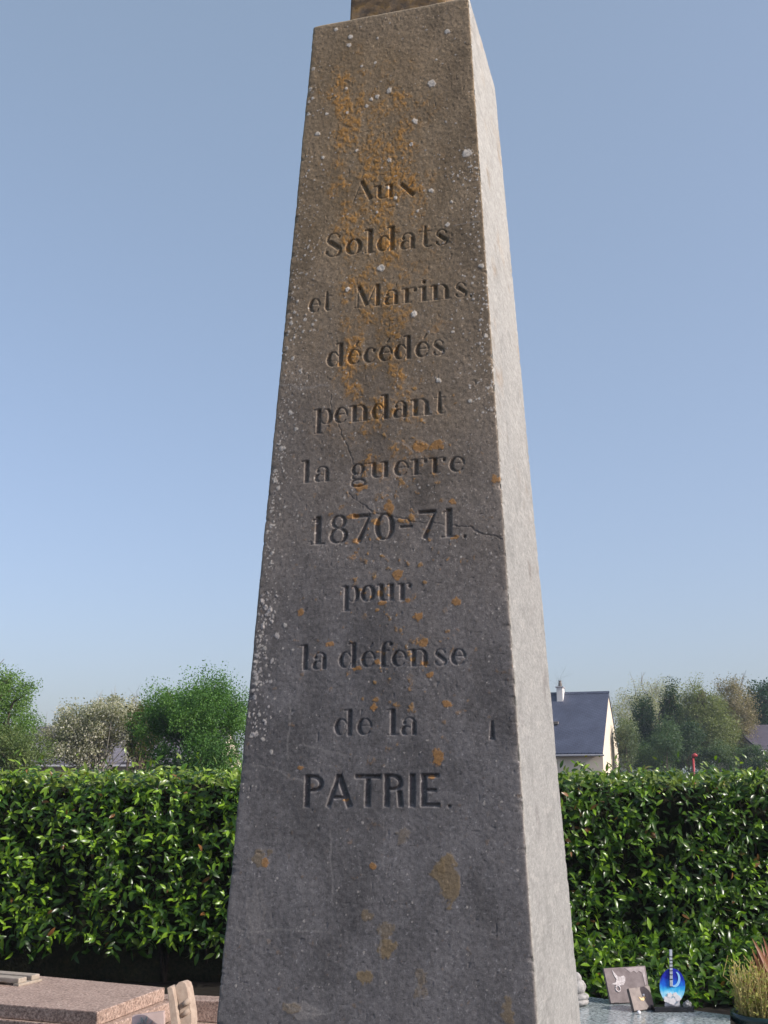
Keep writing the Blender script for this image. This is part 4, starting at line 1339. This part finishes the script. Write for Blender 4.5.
bird = [[(.19, .06), (.24, .16), (.30, .26), (.36, .27), (.44, .24), (.47, .30), (.45, .42), (.40, .50), (.33, .52), (.24, .50), (.10, .47), (.22, .42), (.25, .34), (.21, .22)],]
ring = [[(.245 + .055 * math.cos(a_), .60 + .08 * math.sin(a_)) for a_ in np.linspace(0, 2 * math.pi, 14, endpoint=False)]]
M_print = plain_noise_mat('worn_white_print', (0.30, 0.26, 0.25), (0.62, 0.58, 0.57), 90, 0.5, 0.3)
motif('bird_motif', bird, U, n_, M_print, big)
mb = MB(); mb.tube([U(.245 + .055 * math.cos(a_), .60 + .085 * math.sin(a_)) for a_ in np.linspace(0, 2 * math.pi, 17)], .0045, 6, False); mb.build('ring_motif', M_print, big)
M_plight = plain_noise_mat('pale_plaque_tone', (0.24, 0.20, 0.195), (0.40, 0.35, 0.34), 30, 0.5, 0.3)
motif('pale_area', [[(.50, .03), (.97, .03), (.96, .50), (.92, .55), (.90, .20), (.82, .13), (.76, .19), (.70, .12), (.62, .17), (.56, .10)]], U, n_, M_plight, big, 0.003, 0.005)  # paler area along the top and right of the plaque

sm, U, n_ = leaning_plaque('plaque', 'small square brown grey plaque with a gold and white emblem, before the larger one', (628.6, 988.3), (649.4, 985.6), (654.8, 1009.5), (634.5, 1012.5), 0.05, M_plq2, 0.02)
motif('emblem', [[(.35, .42), (.5, .5), (.62, .40), (.68, .5), (.55, .62), (.42, .58)]], U, n_, M_gold, sm)
mb = MB(); mb.blob(U(.60, .38) - n_ * .003, .007, 3, .1, 2); mb.build('flower', M_wht, sm, True)
mb = MB(); f_ = onz(639, 1014.5, ZG); mb.blob((f_.x, f_.y, ZG + .010), .011, 5, .08, 2, (1, 1, .9)); mb.build('foot', M_wht, sm, True)

# lumpy grey stone ornament peeping out from behind the obelisk
M_pale = plain_noise_mat('pale_grey_stone', (0.20, 0.195, 0.185), (0.40, 0.39, 0.37), 40, 0.8, 0.3, 0.004)
oq = onz(577, 1006, ZG)
orn = empty('ornament', (oq.x, oq.y, ZG), 'pale grey stacked stone ornament peeping out beside the right foot of the obelisk', 'ornament')
for i, (x_, y_, r_, sc) in enumerate(((577, 1003, .066, (1, .8, .36)), (578, 996.5, .060, (1, .8, .42)), (576.5, 987, .056, (.9, .75, .85)), (575, 978.5, .044, (.8, .7, .9)))):
    q = at(x_, y_, oq.y)
    mb = MB(); mb.blob((q.x, q.y, max(q.z, ZG + r_ * sc[2] * .9)), r_, 11 + i, .07, 3, sc); mb.build('stone_tier', M_pale, orn, True)

# oval glass plaque with a guitar neck
yg = foot_y(672, 1011.0)
mpp = yg / (F * 0.965)
gq = at(672.5, 1012, yg)
gx0, gy0 = gq.x, yg
gu = empty('plaque', (gx0, gy0, ZG), 'oval blue night sky plaque with crescent moon and a guitar neck on a black base', 'plaque')


def gpt(px, py, dy=0.0):
    q_ = at(px, py, yg); return Vector((q_.x, yg + dy, q_.z))


M_blk, _, _ = mat_base('black_granite', 0.15, (0.012, 0.012, 0.014))
mb = MB(); c_ = gpt(672.5, 1009.5); mb.box((c_.x, yg, ZG + .014), (36 * mpp, .07, .026), 0.08, .002); mb.build('base', M_blk, gu)
M_foot = plain_noise_mat('silver_plate', (0.42, 0.43, 0.46), (0.60, 0.61, 0.64), 40, 0.35, 0.5)
q = [gpt(664, 1009.2, -.002), gpt(681, 1009.2, -.002), gpt(679.5, 1001.5, .0), gpt(666, 1001.5, .0)]
mb = MB(); mb.prism(q, (0, .014, 0), .001); mb.build('foot_plate', M_foot, gu)
# body: colours of the print run from deep blue to cyan to white with the height on the plate
m, nt, b = mat_base('night_sky_print', 0.18, (0, 0, .4), 0.5)
tc = N(nt, 'ShaderNodeTexCoord'); sx = N(nt, 'ShaderNodeSeparateXYZ'); nt.links.new(tc.outputs['Generated'], sx.inputs[0])
nz = N(nt, 'ShaderNodeTexNoise', Scale=5.0, Detail=5.0); nt.links.new(tc.outputs['Generated'], nz.inputs['Vector'])
ad = N(nt, 'ShaderNodeMath', operation='MULTIPLY_ADD'); nt.links.new(nz.outputs[0], ad.inputs[0]); ad.inputs[1].default_value = 0.5; nt.links.new(sx.outputs[2], ad.inputs[2])
r_ = ramp(nt, [(0.25, (0.70, 0.78, 0.85)), (0.50, (0.35, 0.70, 0.85)), (0.66, (0.05, 0.45, 0.78)), (0.84, (0.015, 0.12, 0.62)), (1.0, (0.02, 0.03, 0.35))], ad.outputs[0])
nt.links.new(r_.outputs[0], b.inputs['Base Color'])
mb = MB()
ov = [gpt(672.3 + 12.6 * math.cos(a_), 986.2 + 17.8 * math.sin(a_) * (1.0), -.004) for a_ in np.linspace(0, 2 * math.pi, 48, endpoint=False)]
mb.prism(ov, (0, .012, 0), .0015); body = mb.build('body', m, gu)
mb = MB()
o1_ = [(674.5 + 5.6 * math.cos(a_), 979 + 8.0 * math.sin(a_)) for a_ in np.linspace(-1.15, 1.9, 14)]
i1_ = [(672.8 + 5.1 * math.cos(a_), 978 + 7.2 * math.sin(a_)) for a_ in np.linspace(1.75, -1.0, 14)]
mb.prism([gpt(x_, y_, -.0065) for x_, y_ in o1_ + i1_], (0, .004, 0))
M_moon, _, _ = mat_base('pale_moon_print', 0.3, (0.30, 0.58, 0.85)); mb.build('moon', M_moon, body)
mb = MB()
for (x_, y_, r0) in ((667, 999, 3.4), (672, 1001, 3.6), (677.5, 998.5, 3.3), (675, 994.5, 2.4), (669.5, 995, 2.6)):
    pts = []
    for k_ in range(30):
        a_ = 2 * math.pi * k_ / 30; rr = r0 * (0.78 + 0.3 * abs(math.cos(2.5 * a_)))
        pts.append(gpt(x_ + rr * math.cos(a_), y_ + rr * math.sin(a_), -.0075 - .0006 * x_ % .002))
    mb.prism(pts, (0, .0045, 0))
mb.build('flowers', M_wht, body)
mb = MB(); mb.prism([gpt(669.0, 949.5, -.012), gpt(671.6, 949.5, -.012), gpt(672.4, 986, -.012), gpt(669.4, 986, -.012)], (0, .010, 0), .001)
M_neck = plain_noise_mat('grey_neck', (0.34, 0.38, 0.42), (0.46, 0.50, 0.54), 50, 0.4, 0.4); neck = mb.build('neck', M_neck, gu)
for y_ in (956, 959.5, 963, 966.5, 970, 974, 978.5):
    mb = MB(); mb.prism([gpt(668.8, y_, -.0135), gpt(672.2, y_, -.0135), gpt(672.2, y_ + .7, -.0135), gpt(668.8, y_ + .7, -.0135)], (0, .004, 0)); mb.build('fret', M_blk, neck)
fl = empty('ornament', gpt(686, 1008), 'small grey rose ornament at the right foot of the oval blue plaque', 'ornament')
M_rose = plain_noise_mat('grey_rose', (0.07, 0.07, 0.075), (0.30, 0.30, 0.30), 60, 0.5, 0.4)
for i, (x_, y_, r_) in enumerate(((685.5, 1003.5, .016), (688, 1006.5, .014), (683.8, 1007, .013), (686.5, 1001, .010))):
    mb = MB(); q = gpt(x_, y_, -.025); mb.blob((q.x, q.y, max(q.z, ZG + .027 + r_ * .6)), r_, 31 + i, .25, 2); mb.build('bloom', M_rose, fl, True)

# planter with dry stems and rusty strap leaves
pqx = at(766, 1015, 6.25)
pot = empty('planter', (pqx.x, pqx.y, 0), 'round dark green planter with straw coloured stems and rusty strap leaves at the right edge', 'planter')
M_pot, _, _ = mat_base('dark_green_glaze', 0.25, (0.010, 0.028, 0.026))
zrim = at(766, 1012.5, 6.25).z
mb = MB(); mb.lathe((pqx.x, pqx.y, -.01), [(.11, 0), (.135, zrim * .5), (.165, zrim - .03), (.18, zrim - .03), (.18, zrim + .01), (.155, zrim + .01), (.15, zrim - .03)], 36)
mb.build('pot', M_pot, pot, True)
rp = np.random.default_rng(77)
n = 300
a_ = rp.uniform(0, 2 * np.pi, n); rr = 0.14 * np.sqrt(rp.random(n))
b0 = np.stack([pqx.x + rr * np.cos(a_), pqx.y + rr * np.sin(a_), np.full(n, zrim - .03)], 1)
hh = rp.uniform(.08, .30, n) * np.where(b0[:, 0] > pqx.x + .04, .7, 1)
tip = b0 + np.stack([np.cos(a_) * rr * 0.2 + rp.normal(0, .025, n), np.sin(a_) * rr * 0.5 + rp.normal(0, .035, n), hh], 1)
segs = []
for i in range(n): segs += limb(b0[i], tip[i], .0028, .0016, rp, .05, 3)
V_, F_ = tube_np(segs, 4)
M_straw = plain_noise_mat('straw_stems', (0.38, 0.31, 0.10), (0.56, 0.45, 0.19), 40, 0.8, 0.2)
link('stems', np_mesh('stems', V_, F_, True), M_straw, pot)
n = 1700
j = rp.integers(0, 300, n); t_ = rp.uniform(.2, 1.0, (n, 1))
pos = b0[j] + (tip[j] - b0[j]) * t_ + rp.normal(0, .012, (n, 3))
k_ = rp.random((n, 1))
scatter('leaves', QV, QF, pos, frames(unit(rp.normal(0, 1, (n, 3))), unit(rp.normal(0, 1, (n, 3)) + np.array([0, -.4, .5]))), rp.uniform(.012, .028, n),
        np.array([0.20, 0.25, 0.05]) * (1 - k_) + np.array([0.48, 0.44, 0.15]) * k_, M_leaf, pot, False)
M_strap = leaf_mat('rusty_strap_leaf', 0.5, 0.25, 0.4)
sv, sf_ = leaf_template(0.3, 0.35, 0.10)
n = 20
ax = unit(np.stack([rp.normal(-.12, .28, n), rp.normal(0, .3, n), np.full(n, 1.0)], 1)); nm = unit(np.stack([rp.normal(0, .5, n), np.full(n, -1.0), np.full(n, .3)], 1))
k_ = rp.random((n, 1))
scatter('strap_leaves', sv, sf_, np.stack([pqx.x + .09 + rp.normal(0, .03, n), pqx.y + rp.normal(0, .03, n), np.full(n, zrim - .02)], 1), frames(ax, nm), rp.uniform(.25, .40, n),
        np.array([0.20, 0.06, 0.03]) * (1 - k_) + np.array([0.36, 0.18, 0.07]) * k_, M_strap, pot)
